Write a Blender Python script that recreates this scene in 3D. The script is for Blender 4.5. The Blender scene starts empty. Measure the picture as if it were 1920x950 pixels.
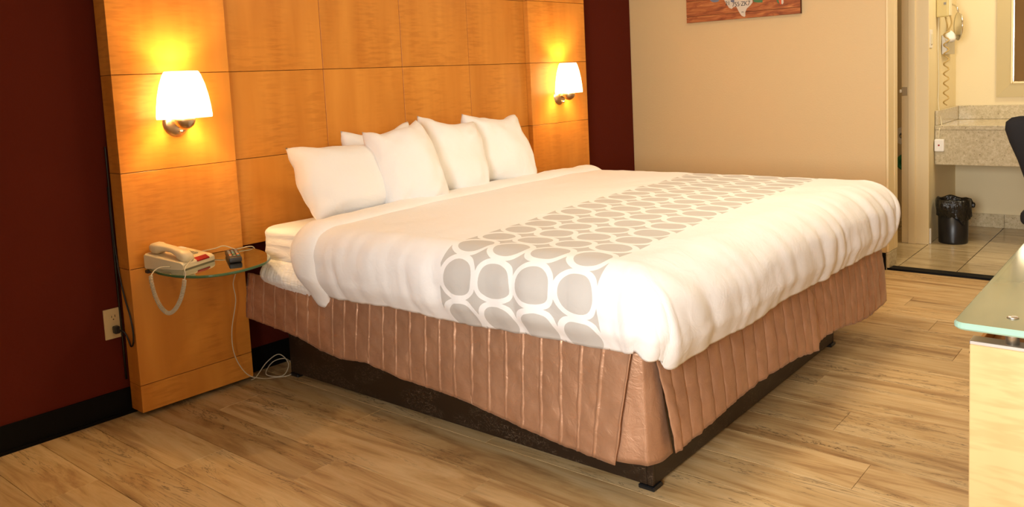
import bpy, bmesh, math, random
from mathutils import Vector, Matrix, noise
random.seed(7)
sc = bpy.context.scene
COL = sc.collection
PI = math.pi

# ------------------------------------------------------------------ camera
R = ((0.63720649, -0.76920595, -0.04785495), (-0.10655997, -0.02643641, -0.99395477), (0.76329081, 0.63845385, -0.09881202))
CAM = Vector((0.0, -3.1152, 1.2))
cd = bpy.data.cameras.new('camera'); cam = bpy.data.objects.new('camera', cd); COL.objects.link(cam)
rx, ry, rz = Vector(R[0]), -Vector(R[1]), -Vector(R[2])
cam.matrix_world = Matrix(((rx.x, ry.x, rz.x, CAM.x), (rx.y, ry.y, rz.y, CAM.y), (rx.z, ry.z, rz.z, CAM.z), (0, 0, 0, 1)))
cd.sensor_width = 36.0; cd.sensor_fit = 'HORIZONTAL'; cd.lens = 1548.9 / 1920 * 36.0
cd.shift_y = -(475 - 300) / 1920.0; cd.clip_start = 0.02
sc.camera = cam

# ------------------------------------------------------------------ world, lights, exposure
sc.view_settings.view_transform = 'Standard'; sc.view_settings.look = 'None'
sc.view_settings.exposure = 0.48; sc.view_settings.gamma = 1.0; sc.view_settings.use_curve_mapping = False
wd = bpy.data.worlds.new('sky'); sc.world = wd; wd.use_nodes = True
wd.node_tree.nodes['Background'].inputs[0].default_value = (0.85, 0.92, 1.0, 1); wd.node_tree.nodes['Background'].inputs[1].default_value = 1.0

def lamp(name, kind, loc, energy, color, size=0.1, size_y=None, aim=None, spread=None):
    l = bpy.data.lights.new(name, kind); l.energy = energy; l.color = color
    if kind == 'AREA':
        l.size = size
        if size_y: l.shape = 'RECTANGLE'; l.size_y = size_y
        if spread: l.spread = spread
    else:
        l.shadow_soft_size = size
    o = bpy.data.objects.new(name, l); COL.objects.link(o); o.location = loc
    if aim: o.rotation_euler = (Vector(aim) - Vector(loc)).to_track_quat('-Z', 'Y').to_euler()
    return o
WIN_Y0, WIN_Y1, WIN_Z0, WIN_Z1 = -3.45, -2.35, 0.75, 2.1
lamp('window_daylight', 'AREA', (-1.2, (WIN_Y0 + WIN_Y1) / 2, (WIN_Z0 + WIN_Z1) / 2), 58, (1.0, 0.98, 0.95), WIN_Z1 - WIN_Z0, WIN_Y1 - WIN_Y0,
     (5, (WIN_Y0 + WIN_Y1) / 2, (WIN_Z0 + WIN_Z1) / 2), math.radians(100))
lamp('vanity_ceiling_light', 'AREA', (5.75, -2.6, 2.38), 15, (1.0, 0.85, 0.58), 0.5, 0.5, (5.75, -2.6, 0))
lamp('added_room_fill', 'AREA', (3.0, -1.9, 2.40), 17, (1.0, 0.80, 0.52), 0.4, 0.4, (3.0, -1.9, 0))  # invented overhead fill, lifts the bedding, floor and right wall
lamp('added_toilet_fill', 'POINT', (5.75, -1.0, 2.25), 2.0, (1.0, 0.80, 0.50), 0.08)  # added unseen fill so the roll behind the jamb is not black
BULB_W = 8.5

# ------------------------------------------------------------------ materials
def new_mat(name):
    m = bpy.data.materials.new(name); m.use_nodes = True
    return m, m.node_tree.nodes, m.node_tree.links, m.node_tree.nodes['Principled BSDF']
def N(nodes, t, **kw):
    n = nodes.new(t)
    for k, v in kw.items(): setattr(n, k, v)
    return n
def simple(name, col, rough=0.5, metal=0.0, spec=0.5, bump=None, var=0.0, emit=None):
    m, nd, ln, b = new_mat(name)
    b.inputs['Base Color'].default_value = (*col, 1); b.inputs['Roughness'].default_value = rough; b.inputs['Metallic'].default_value = metal
    b.inputs['Specular IOR Level'].default_value = spec
    tc = N(nd, 'ShaderNodeTexCoord')
    if var:
        n = N(nd, 'ShaderNodeTexNoise'); n.inputs['Scale'].default_value = 6; ln.new(tc.outputs['Object'], n.inputs['Vector'])
        r = N(nd, 'ShaderNodeValToRGB'); r.color_ramp.elements[0].position = .3; r.color_ramp.elements[1].position = .7
        r.color_ramp.elements[0].color = (*[c * (1 - var) for c in col], 1); r.color_ramp.elements[1].color = (*[min(1, c * (1 + var)) for c in col], 1)
        ln.new(n.outputs['Fac'], r.inputs['Fac']); ln.new(r.outputs['Color'], b.inputs['Base Color'])
    if bump:
        n = N(nd, 'ShaderNodeTexNoise'); n.inputs['Scale'].default_value = bump[0]; n.inputs['Detail'].default_value = 3
        ln.new(tc.outputs['Object'], n.inputs['Vector'])
        bp = N(nd, 'ShaderNodeBump'); bp.inputs['Strength'].default_value = bump[1]; bp.inputs['Distance'].default_value = bump[2]
        ln.new(n.outputs['Fac'], bp.inputs['Height']); ln.new(bp.outputs['Normal'], b.inputs['Normal'])
    if emit:
        b.inputs['Emission Color'].default_value = (*emit[:3], 1); b.inputs['Emission Strength'].default_value = emit[3]
    return m
def ramp(nd, stops):
    r = N(nd, 'ShaderNodeValToRGB'); e = r.color_ramp.elements
    while len(e) < len(stops): e.new(.5)
    for el, (p, c) in zip(e, stops): el.position = p; el.color = (*c, 1) if len(c) == 3 else c
    return r
def mapped(nd, ln, scale, rand=True, extra=(37.0, 91.0, 53.0), src='Object'):
    tc = N(nd, 'ShaderNodeTexCoord'); mp = N(nd, 'ShaderNodeMapping'); mp.inputs['Scale'].default_value = scale
    ln.new(tc.outputs[src], mp.inputs['Vector'])
    if rand:
        oi = N(nd, 'ShaderNodeObjectInfo'); vm = N(nd, 'ShaderNodeVectorMath', operation='SCALE'); vm.inputs[0].default_value = extra
        ln.new(oi.outputs['Random'], vm.inputs['Scale']); ln.new(vm.outputs[0], mp.inputs['Location'])
        return mp.outputs['Vector'], oi.outputs['Random']
    return mp.outputs['Vector'], None
def mixc(nd, ln, fac, a, b, blend='MIX'):
    m = N(nd, 'ShaderNodeMix', data_type='RGBA', blend_type=blend)
    for s, v in ((0, fac), (6, a), (7, b)):
        if isinstance(v, (int, float)): m.inputs[s].default_value = v
        elif isinstance(v, tuple): m.inputs[s].default_value = (*v, 1)
        else: ln.new(v, m.inputs[s])
    return m.outputs[2]
def mth(nd, ln, op, a, b=None, c=None):
    m = N(nd, 'ShaderNodeMath', operation=op)
    for i, v in enumerate((a, b, c)):
        if v is None: continue
        if isinstance(v, (int, float)): m.inputs[i].default_value = v
        else: ln.new(v, m.inputs[i])
    return m.outputs[0]
def noi(nd, ln, vec, scale, detail=4, rough=.55, dist=0.0):
    n = N(nd, 'ShaderNodeTexNoise'); n.inputs['Scale'].default_value = scale; n.inputs['Detail'].default_value = detail
    n.inputs['Roughness'].default_value = rough; n.inputs['Distortion'].default_value = dist
    ln.new(vec, n.inputs['Vector']); return n.outputs['Fac']

def mat_floor():
    m, nd, ln, b = new_mat('maple_vinyl_plank')
    v, rnd = mapped(nd, ln, (1.0, 0.12, 1.0))
    g = noi(nd, ln, v, 16, 6, .62, .9)
    base = ramp(nd, [(.26, (.30, .165, .065)), (.38, (.48, .30, .13)), (.48, (.62, .425, .20)), (.62, (.71, .525, .28))])
    ln.new(g, base.inputs['Fac'])
    v2, _ = mapped(nd, ln, (1.0, 0.035, 1.0), extra=(71, 13, 29))
    fine = noi(nd, ln, v2, 130, 4, .65)
    col = mixc(nd, ln, .6, base.outputs['Color'], mixc(nd, ln, fine, (.72, .68, .62), (1.18, 1.18, 1.18)), 'MULTIPLY')
    v3, _ = mapped(nd, ln, (1.0, 0.09, 1.0), extra=(17, 61, 5))
    st = noi(nd, ln, v3, 19, 5, .68, 1.3)
    sr = ramp(nd, [(.0, (0, 0, 0)), (.484, (0, 0, 0)), (.5, (1, 1, 1)), (.516, (0, 0, 0)), (1, (0, 0, 0))]); ln.new(st, sr.inputs['Fac'])
    gate = ramp(nd, [(.46, (0, 0, 0)), (.55, (1, 1, 1))]); ln.new(noi(nd, ln, v, 6, 2), gate.inputs['Fac'])
    col = mixc(nd, ln, mth(nd, ln, 'MULTIPLY', mth(nd, ln, 'MULTIPLY', sr.outputs['Color'], gate.outputs['Color']), .85), col, (.075, .04, .016))
    kn = noi(nd, ln, v3, 9, 3, .5, .8); kr = ramp(nd, [(.62, (0, 0, 0)), (.72, (1, 1, 1))]); ln.new(kn, kr.inputs['Fac'])
    col = mixc(nd, ln, mth(nd, ln, 'MULTIPLY', kr.outputs['Color'], .6), col, (.20, .09, .03))
    tone = mixc(nd, ln, rnd, (.78, .75, .71), (1.06, 1.06, 1.06)); col = mixc(nd, ln, 1.0, col, tone, 'MULTIPLY')
    ln.new(col, b.inputs['Base Color']); b.inputs['Roughness'].default_value = .42; b.inputs['Specular IOR Level'].default_value = .35
    bp = N(nd, 'ShaderNodeBump'); bp.inputs['Strength'].default_value = .12; bp.inputs['Distance'].default_value = .002
    ln.new(fine, bp.inputs['Height']); ln.new(bp.outputs['Normal'], b.inputs['Normal'])
    return m
def mat_maple(name, light, dark, axis='z'):
    m, nd, ln, b = new_mat(name)
    v, rnd = mapped(nd, ln, (1, 1, .12))
    bands = noi(nd, ln, v, 9, 3, .5)
    v2, _ = mapped(nd, ln, (1.7, 1.7, 11.0), extra=(11, 47, 83))
    rip = noi(nd, ln, v2, 7, 2, .5, .25)
    gate = ramp(nd, [(.42, (0, 0, 0)), (.62, (1, 1, 1))]); v3, _ = mapped(nd, ln, (1, 1, .35), extra=(5, 19, 41)); ln.new(noi(nd, ln, v3, 5, 2), gate.inputs['Fac'])
    c = ramp(nd, [(.3, dark), (.7, light)]); ln.new(bands, c.inputs['Fac'])
    rr = ramp(nd, [(.38, (.86, .81, .74)), (.55, (1.03, 1.03, 1.03))]); ln.new(rip, rr.inputs['Fac'])
    col = mixc(nd, ln, mth(nd, ln, 'MULTIPLY', gate.outputs['Color'], .75), c.outputs['Color'], mixc(nd, ln, 1.0, c.outputs['Color'], rr.outputs['Color'], 'MULTIPLY'))
    col = mixc(nd, ln, 1.0, col, mixc(nd, ln, rnd, (.92, .91, .9), (1.03, 1.03, 1.03)), 'MULTIPLY')
    ln.new(col, b.inputs['Base Color']); b.inputs['Roughness'].default_value = .38; b.inputs['Specular IOR Level'].default_value = .35
    b.inputs['Coat Weight'].default_value = .12; b.inputs['Coat Roughness'].default_value = .25
    return m
def mat_granite():
    m, nd, ln, b = new_mat('speckled_granite')
    v, _ = mapped(nd, ln, (1, 1, 1))
    c = ramp(nd, [(.3, (.40, .33, .20)), (.5, (.54, .46, .30)), (.7, (.68, .60, .43))]); ln.new(noi(nd, ln, v, 55, 6, .75), c.inputs['Fac'])
    s = ramp(nd, [(.30, (1, 1, 1)), (.37, (0, 0, 0))]); ln.new(noi(nd, ln, v, 95, 3, .6), s.inputs['Fac'])
    col = mixc(nd, ln, mth(nd, ln, 'MULTIPLY', s.outputs['Color'], .75), c.outputs['Color'], (.09, .06, .03))
    ln.new(col, b.inputs['Base Color']); b.inputs['Roughness'].default_value = .18
    return m
def mat_tile():
    m, nd, ln, b = new_mat('polished_granite_tile')
    v, rnd = mapped(nd, ln, (1, .25, 1))
    c = ramp(nd, [(.3, (.40, .30, .16)), (.55, (.57, .45, .26)), (.75, (.67, .56, .36))]); ln.new(noi(nd, ln, v, 14, 6, .65), c.inputs['Fac'])
    v2, _ = mapped(nd, ln, (1, 1, 1)); s = ramp(nd, [(.28, (1, 1, 1)), (.35, (0, 0, 0))]); ln.new(noi(nd, ln, v2, 60, 3), s.inputs['Fac'])
    col = mixc(nd, ln, mth(nd, ln, 'MULTIPLY', s.outputs['Color'], .5), c.outputs['Color'], (.16, .10, .05))
    col = mixc(nd, ln, 1.0, col, mixc(nd, ln, rnd, (.85, .84, .82), (1.08, 1.08, 1.08)), 'MULTIPLY')
    ln.new(col, b.inputs['Base Color']); b.inputs['Roughness'].default_value = .14
    return m
def mat_satin():
    m, nd, ln, b = new_mat('taupe_satin')
    v, _ = mapped(nd, ln, (1, 1, .6), rand=False)
    c = ramp(nd, [(.3, (.41, .222, .128)), (.7, (.53, .305, .188))]); ln.new(noi(nd, ln, v, 12, 4), c.inputs['Fac'])
    ln.new(c.outputs['Color'], b.inputs['Base Color']); b.inputs['Roughness'].default_value = .40; b.inputs['Metallic'].default_value = .45
    b.inputs['Sheen Weight'].default_value = .12; b.inputs['Sheen Roughness'].default_value = .35; b.inputs['Sheen Tint'].default_value = (1, .8, .65, 1)
    bp = N(nd, 'ShaderNodeBump'); bp.inputs['Strength'].default_value = .5; bp.inputs['Distance'].default_value = .004
    w, _ = mapped(nd, ln, (1, 1, 1), rand=False); ln.new(noi(nd, ln, w, 30, 4, .6, 1.5), bp.inputs['Height']); ln.new(bp.outputs['Normal'], b.inputs['Normal'])
    return m
def mat_cloth(name, col, bumpscale=14, bumpd=.004, stretch=(1, 1, 1)):
    m, nd, ln, b = new_mat(name)
    v, _ = mapped(nd, ln, stretch, rand=True)
    b.inputs['Base Color'].default_value = (*col, 1); b.inputs['Roughness'].default_value = .85; b.inputs['Specular IOR Level'].default_value = .2
    b.inputs['Sheen Weight'].default_value = .15
    bp = N(nd, 'ShaderNodeBump'); bp.inputs['Strength'].default_value = .6; bp.inputs['Distance'].default_value = bumpd
    ln.new(noi(nd, ln, v, bumpscale, 4, .55, .8), bp.inputs['Height']); ln.new(bp.outputs['Normal'], b.inputs['Normal'])
    return m
PA0 = .0845
def mat_duvet():
    m, nd, ln, b = new_mat('white_duvet_with_printed_band')
    uv = N(nd, 'ShaderNodeUVMap', uv_map='flat'); sp = N(nd, 'ShaderNodeSeparateXYZ'); ln.new(uv.outputs['UV'], sp.inputs[0])
    a, bb = sp.outputs[0], sp.outputs[1]
    nz = N(nd, 'ShaderNodeTexNoise'); nz.inputs['Scale'].default_value = 5; ln.new(uv.outputs['UV'], nz.inputs['Vector'])
    wob = mth(nd, ln, 'MULTIPLY', mth(nd, ln, 'SUBTRACT', nz.outputs['Fac'], .5), .02)
    bt = mth(nd, ln, 'ADD', mth(nd, ln, 'MULTIPLY_ADD', a, .065, bb), -1.292)
    pb, pa = .148, .116
    fa = mth(nd, ln, 'SUBTRACT', mth(nd, ln, 'FRACT', mth(nd, ln, 'DIVIDE', mth(nd, ln, 'ADD', mth(nd, ln, 'ADD', a, wob), 5.0 + PA0), pa)), .5)
    nz2 = N(nd, 'ShaderNodeTexNoise'); nz2.inputs['Scale'].default_value = 6.3; ln.new(mapped(nd, ln, (1, 1, 1), False, src='UV')[0], nz2.inputs['Vector'])
    wob2 = mth(nd, ln, 'MULTIPLY', mth(nd, ln, 'SUBTRACT', nz2.outputs['Fac'], .5), .03)
    fb = mth(nd, ln, 'SUBTRACT', mth(nd, ln, 'FRACT', mth(nd, ln, 'DIVIDE', mth(nd, ln, 'ADD', bt, wob2), pb)), .5)
    r4 = mth(nd, ln, 'POWER', mth(nd, ln, 'ADD', mth(nd, ln, 'POWER', mth(nd, ln, 'ABSOLUTE', mth(nd, ln, 'MULTIPLY', fa, 2.0)), 2.2), mth(nd, ln, 'POWER', mth(nd, ln, 'ABSOLUTE', mth(nd, ln, 'MULTIPLY', fb, 2.0)), 2.2)), 1 / 2.2)
    white = mth(nd, ln, 'MULTIPLY', mth(nd, ln, 'GREATER_THAN', r4, .79), mth(nd, ln, 'LESS_THAN', r4, 1.05))
    band = mth(nd, ln, 'MULTIPLY', mth(nd, ln, 'GREATER_THAN', mth(nd, ln, 'ADD', bt, wob), 0.0), mth(nd, ln, 'LESS_THAN', bt, .592))
    fac = mth(nd, ln, 'MULTIPLY', band, mth(nd, ln, 'SUBTRACT', 1.0, white))
    col = mixc(nd, ln, fac, (.88, .87, .86), (.55, .53, .50))
    ln.new(col, b.inputs['Base Color']); b.inputs['Roughness'].default_value = .8; b.inputs['Specular IOR Level'].default_value = .2
    b.inputs['Sheen Weight'].default_value = .15
    n2 = noi(nd, ln, uv.outputs['UV'], 16, 4, .55, 1.2)
    bp = N(nd, 'ShaderNodeBump'); bp.inputs['Strength'].default_value = .35; bp.inputs['Distance'].default_value = .006
    ln.new(n2, bp.inputs['Height']); ln.new(bp.outputs['Normal'], b.inputs['Normal'])
    return m
def mat_glass(name, tint, edge=False, rough=0.02, base=.06):
    m, nd, ln, b = new_mat(name); nd.remove(b)
    out = nd['Material Output']
    t = N(nd, 'ShaderNodeBsdfTransparent'); t.inputs[0].default_value = (*tint, 1)
    g = N(nd, 'ShaderNodeBsdfGlossy'); g.inputs['Roughness'].default_value = rough; g.inputs['Color'].default_value = (.9, .95, .9, 1)
    fr = N(nd, 'ShaderNodeFresnel'); fr.inputs['IOR'].default_value = 1.52
    f2 = N(nd, 'ShaderNodeMath', operation='MULTIPLY_ADD'); f2.inputs[1].default_value = 1.5; f2.inputs[2].default_value = base; ln.new(fr.outputs[0], f2.inputs[0])
    mx = N(nd, 'ShaderNodeMixShader'); ln.new(f2.outputs[0], mx.inputs[0]); ln.new(t.outputs[0], mx.inputs[1]); ln.new(g.outputs[0], mx.inputs[2])
    ln.new(mx.outputs[0], out.inputs['Surface'])
    return m
def mat_frosted():
    m, nd, ln, b = new_mat('frosted_desk_glass')
    b.inputs['Base Color'].default_value = (.36, .38, .24, 1); b.inputs['Roughness'].default_value = .08; b.inputs['Alpha'].default_value = .72; b.inputs['Specular IOR Level'].default_value = .8
    tc = N(nd, 'ShaderNodeTexCoord'); n = N(nd, 'ShaderNodeTexNoise'); n.inputs['Scale'].default_value = 3; ln.new(tc.outputs['Object'], n.inputs['Vector'])
    r = ramp(nd, [(.3, (.34, .36, .22)), (.7, (.39, .41, .27))]); ln.new(n.outputs['Fac'], r.inputs['Fac']); ln.new(r.outputs['Color'], b.inputs['Base Color'])
    return m
def mat_scuffed():
    m, nd, ln, b = new_mat('scuffed_brown_laminate')
    v, _ = mapped(nd, ln, (1, 1, 2.2), rand=False)
    s = noi(nd, ln, v, 16, 3, .6, 2.5)
    r = ramp(nd, [(0, (0, 0, 0)), (.491, (0, 0, 0)), (.5, (1, 1, 1)), (.509, (0, 0, 0)), (1, (0, 0, 0))]); ln.new(s, r.inputs['Fac'])
    gt = ramp(nd, [(.47, (0, 0, 0)), (.56, (1, 1, 1))]); ln.new(noi(nd, ln, v, 6, 2), gt.inputs['Fac'])
    col = mixc(nd, ln, mth(nd, ln, 'MULTIPLY', mth(nd, ln, 'MULTIPLY', r.outputs['Color'], gt.outputs['Color']), .75), (.021, .0105, .0048), (.30, .22, .15))
    ln.new(col, b.inputs['Base Color']); b.inputs['Roughness'].default_value = .4
    return m
def mat_canvas():
    m, nd, ln, b = new_mat('printed_wood_canvas')
    v, _ = mapped(nd, ln, (1, .18, 1), rand=False)
    c = ramp(nd, [(.3, (.16, .035, .008)), (.5, (.36, .10, .025)), (.7, (.55, .21, .06))]); ln.new(noi(nd, ln, v, 40, 5, .6, 1.0), c.inputs['Fac'])
    ln.new(c.outputs['Color'], b.inputs['Base Color']); b.inputs['Roughness'].default_value = .6
    return m
def mat_shade():
    m, nd, ln, b = new_mat('lit_frosted_glass')
    b.inputs['Base Color'].default_value = (.9, .8, .6, 1); b.inputs['Roughness'].default_value = .4
    b.inputs['Emission Color'].default_value = (1, .66, .27, 1); b.inputs['Emission Strength'].default_value = 6.0
    return m

M = dict(
    floor=mat_floor(), maple=mat_maple('figured_maple_veneer', (.75, .315, .05), (.61, .225, .028)), granite=mat_granite(), tile=mat_tile(), satin=mat_satin(),
    deskmaple=mat_maple('pale_maple_veneer', (.56, .395, .18), (.50, .34, .145)),
    burgundy=simple('burgundy_paint', (.100, .0135, .006), .85, spec=.10, bump=(90, .35, .003)), beige=simple('beige_orange_peel_paint', (.67, .495, .26), .6, bump=(110, .3, .003)),
    cream=simple('cream_paint', (.82, .66, .38), .5, bump=(120, .15, .002)), alcove=simple('alcove_paint', (.78, .66, .40), .55, bump=(120, .2, .002)), ceil=simple('ceiling_paint', (.75, .70, .62), .8),
    blackbase=simple('black_vinyl_cove', (.0035, .0032, .0032), .6, spec=.12), dark=simple('panel_gap_dark', (.10, .03, .006), .8), sub=simple('subfloor', (.10, .055, .02), .9), grout=simple('dark_grout', (.10, .07, .035), .9),
    sheet=mat_cloth('white_fitted_sheet', (.86, .85, .83), 9, .012, (.6, .6, 3.0)), pillow=mat_cloth('white_pillowcase', (.88, .87, .86), 9, .008), duvet=mat_duvet(),
    duvetplain=mat_cloth('white_duvet_cloth', (.88, .87, .86), 12, .006), ticking=simple('pale_ticking', (.55, .50, .42), .9), scuff=mat_scuffed(),
    glass=mat_glass('clear_green_glass', (.40, .45, .30), base=.16), glassedge=simple('green_glass_edge', (.05, .12, .05), .12, spec=.7),
    deskglass=mat_frosted(), deskedge=simple('pale_green_glass_edge', (.28, .45, .36), .12, spec=.8),
    nickel=simple('brushed_nickel', (.52, .42, .30), .3, 1.0), chrome=simple('chrome', (.75, .72, .66), .12, 1.0), satinmetal=simple('satin_aluminium', (.62, .58, .52), .35, 1.0), shade=mat_shade(),
    phone=simple('ivory_plastic', (.70, .57, .35), .4), key=simple('grey_key_plastic', (.30, .26, .20), .5), redlens=simple('red_message_lens', (.35, .008, .01), .25), orange=simple('orange_print', (.85, .20, .03), .5),
    black=simple('black_plastic', (.008, .008, .009), .35), blackfabric=simple('black_upholstery', (.006, .006, .008), .85, bump=(300, .3, .001)), remote=simple('charcoal_plastic', (.035, .028, .026), .4),
    teal=simple('teal_key', (.05, .28, .26), .5), green=simple('green_key', (.03, .25, .06), .5), greywhite=simple('grey_key_light', (.25, .24, .22), .5), outlet=simple('almond_plastic', (.62, .50, .28), .4), slot=simple('slot_dark', (.03, .015, .01), .8),
    cord=simple('ivory_cord', (.58, .50, .36), .5), bag=simple('black_bin_liner', (.006, .006, .006), .28, bump=(26, .9, .02)), paper=simple('white_tissue', (.85, .83, .78), .9), dryer=simple('yellowed_plastic', (.62, .50, .20), .4), dryer2=simple('cream_plastic', (.72, .64, .42), .45),
    dryercord=simple('aged_tan_cord', (.48, .33, .11), .5), tissuebox=simple('steel_tissue_box', (.50, .46, .38), .35, .8), mirror=simple('mirror_glass', (.85, .85, .82), .02, 1.0), frame=simple('champagne_frame', (.60, .50, .28), .35, .15), gilt=simple('gilt_lip', (.80, .66, .36), .25, .6), greentoy=simple('green_plastic', (.02, .22, .09), .4),
    canvas=mat_canvas(), plate=simple('printed_plate_cream', (.62, .55, .45), .6, var=.06), ink=simple('printed_black_ink', (.03, .025, .03), .6), redink=simple('printed_red_ink', (.62, .10, .03), .6), blueink=simple('printed_blue', (.05, .07, .16), .6), greenink=simple('printed_green', (.06, .18, .07), .6), plateblue=simple('printed_plate_slate', (.16, .18, .24), .6, var=.1), white=simple('white_trim', (.78, .74, .66), .5),
    curtain=simple('window_frame_paint', (.7, .66, .58), .5), steel=simple('strike_steel', (.55, .5, .4), .3, 1.0))

# ------------------------------------------------------------------ mesh helpers (all vertices in world metres)
def tagit(o, label=None, cat=None, group=None, kind=None):
    if label: o['label'] = label
    if cat: o['category'] = cat
    if group: o['group'] = group
    if kind: o['kind'] = kind
    return o
def thing(name, loc, label, cat, group=None):
    o = bpy.data.objects.new(name, None); COL.objects.link(o); o.location = loc; o.empty_display_size = .05
    bpy.context.view_layer.update()
    return tagit(o, label, cat, group)
WL = {}
def wloc(o):
    p = Vector(o.location); q = o.parent
    while q: p += Vector(q.location); q = q.parent
    return p
def obj(name, vf, mat, parent=None, smooth=False, origin=None, label=None, cat=None, group=None, kind=None, mats=None):
    vs, fs = vf[0], vf[1]
    if origin is None:
        lo = [min(v[i] for v in vs) for i in range(3)]; hi = [max(v[i] for v in vs) for i in range(3)]
        origin = Vector(((lo[0] + hi[0]) / 2, (lo[1] + hi[1]) / 2, (lo[2] + hi[2]) / 2 if parent else lo[2]))
    origin = Vector(origin)
    me = bpy.data.meshes.new(name); me.from_pydata([tuple(Vector(v) - origin) for v in vs], [], fs)
    for mm in (mats or [mat]): me.materials.append(M[mm] if isinstance(mm, str) else mm)
    if len(vf) > 2 and vf[2]:
        for p, i in zip(me.polygons, vf[2]): p.material_index = i
    if smooth:
        for p in me.polygons: p.use_smooth = True
    me.update()
    o = bpy.data.objects.new(name, me); COL.objects.link(o)
    if parent: o.parent = parent; o.location = origin - wloc(parent)
    else: o.location = origin
    return tagit(o, label, cat, group, kind)
def struct(name, vf, mat, label, cat='wall', **k):
    return obj(name, vf, mat, label=label, cat=cat, kind='structure', **k)
def fix(vf):
    bm = bmesh.new(); bv = [bm.verts.new(v) for v in vf[0]]
    for f in vf[1]:
        try: bm.faces.new([bv[i] for i in f])
        except ValueError: pass
    bmesh.ops.recalc_face_normals(bm, faces=bm.faces)
    bm.verts.index_update(); r = ([tuple(v.co) for v in bm.verts], [[v.index for v in f.verts] for f in bm.faces]); bm.free(); return r
def merge(*vfs):
    V, F, I = [], [], []
    for vf in vfs:
        n = len(V); V += list(vf[0]); F += [[i + n for i in f] for f in vf[1]]; I += (vf[2] if len(vf) > 2 and vf[2] else [0] * len(vf[1]))
    return V, F, I
def box(x0, x1, y0, y1, z0, z1, bev=0.0, seg=2):
    bm = bmesh.new(); bmesh.ops.create_cube(bm, size=1)
    for v in bm.verts: v.co = ((x0 + x1) / 2 + v.co.x * (x1 - x0), (y0 + y1) / 2 + v.co.y * (y1 - y0), (z0 + z1) / 2 + v.co.z * (z1 - z0))
    if bev: bmesh.ops.bevel(bm, geom=list(bm.edges), offset=bev, segments=seg, affect='EDGES', profile=.5)
    bmesh.ops.recalc_face_normals(bm, faces=bm.faces)
    bm.verts.index_update(); r = ([tuple(v.co) for v in bm.verts], [[v.index for v in f.verts] for f in bm.faces]); bm.free(); return r
def tf(vf, fn): return ([fn(*v) for v in vf[0]],) + tuple(vf[1:])
A = math.radians(-1.535); W0 = Vector((1.1, .005, 0)); T = Vector((math.cos(A), math.sin(A), 0)); NN = Vector((math.sin(A), -math.cos(A), 0))
def W(s, d, z): return tuple(W0 + T * s + NN * d + Vector((0, 0, z)))
def wbox(s0, s1, d0, d1, z0, z1, bev=0, seg=2): return fix(tf(box(s0, s1, d0, d1, z0, z1, bev, seg), W))
def catmull(P, k=8, closed=False):
    P = [Vector(p) for p in P]; n = len(P); out = []
    rng = range(n) if closed else range(n - 1)
    for i in rng:
        p0 = P[(i - 1) % n] if closed or i > 0 else P[0] * 2 - P[1]; p1 = P[i]; p2 = P[(i + 1) % n]
        p3 = P[(i + 2) % n] if closed or i + 2 < n else P[n - 1] * 2 - P[n - 2]
        for j in range(k):
            t = j / k
            out.append(.5 * ((2 * p1) + (p2 - p0) * t + (2 * p0 - 5 * p1 + 4 * p2 - p3) * t * t + (3 * p1 - p0 - 3 * p2 + p3) * t ** 3))
    if not closed: out.append(P[-1].copy())
    return out
def frames(P):
    n = len(P); out = []; t0 = (P[1] - P[0]).normalized(); up = Vector((0, 0, 1)) if abs(t0.z) < .9 else Vector((1, 0, 0))
    nx = t0.cross(up).normalized()
    for i in range(n):
        t = (P[min(i + 1, n - 1)] - P[max(i - 1, 0)]).normalized(); nx = (nx - t * nx.dot(t)).normalized(); out.append((t, nx, t.cross(nx)))
    return out
def tube(P, r, k=6, cap=True):
    P = [Vector(p) for p in P]; fr = frames(P); V, F = [], []
    for i, (p, (t, a, b)) in enumerate(zip(P, fr)):
        rr = r(i / (len(P) - 1)) if callable(r) else r
        for j in range(k):
            q = 2 * PI * j / k; V.append(tuple(p + a * (rr * math.cos(q)) + b * (rr * math.sin(q))))
    for i in range(len(P) - 1):
        for j in range(k): F.append([i * k + j, i * k + (j + 1) % k, (i + 1) * k + (j + 1) % k, (i + 1) * k + j])
    if cap: F.append(list(range(k))[::-1]); F.append([(len(P) - 1) * k + j for j in range(k)])
    return fix((V, F))
def coil(P, R_, pitch, r, per=9, k=5):
    P = [Vector(p) for p in P]; L = [0]
    for i in range(1, len(P)): L.append(L[-1] + (P[i] - P[i - 1]).length)
    fr = frames(P); n = int(L[-1] / pitch * per); out = []; i = 0
    for q in range(n + 1):
        l = L[-1] * q / n
        while i < len(P) - 2 and L[i + 1] < l: i += 1
        t = (l - L[i]) / max(1e-9, L[i + 1] - L[i]); p = P[i].lerp(P[i + 1], t); a = fr[i][1].lerp(fr[i + 1][1], t); b = fr[i][2].lerp(fr[i + 1][2], t)
        th = 2 * PI * q / per; out.append(p + a * R_ * math.cos(th) + b * R_ * math.sin(th))
    return tube(out, r, k)
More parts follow.
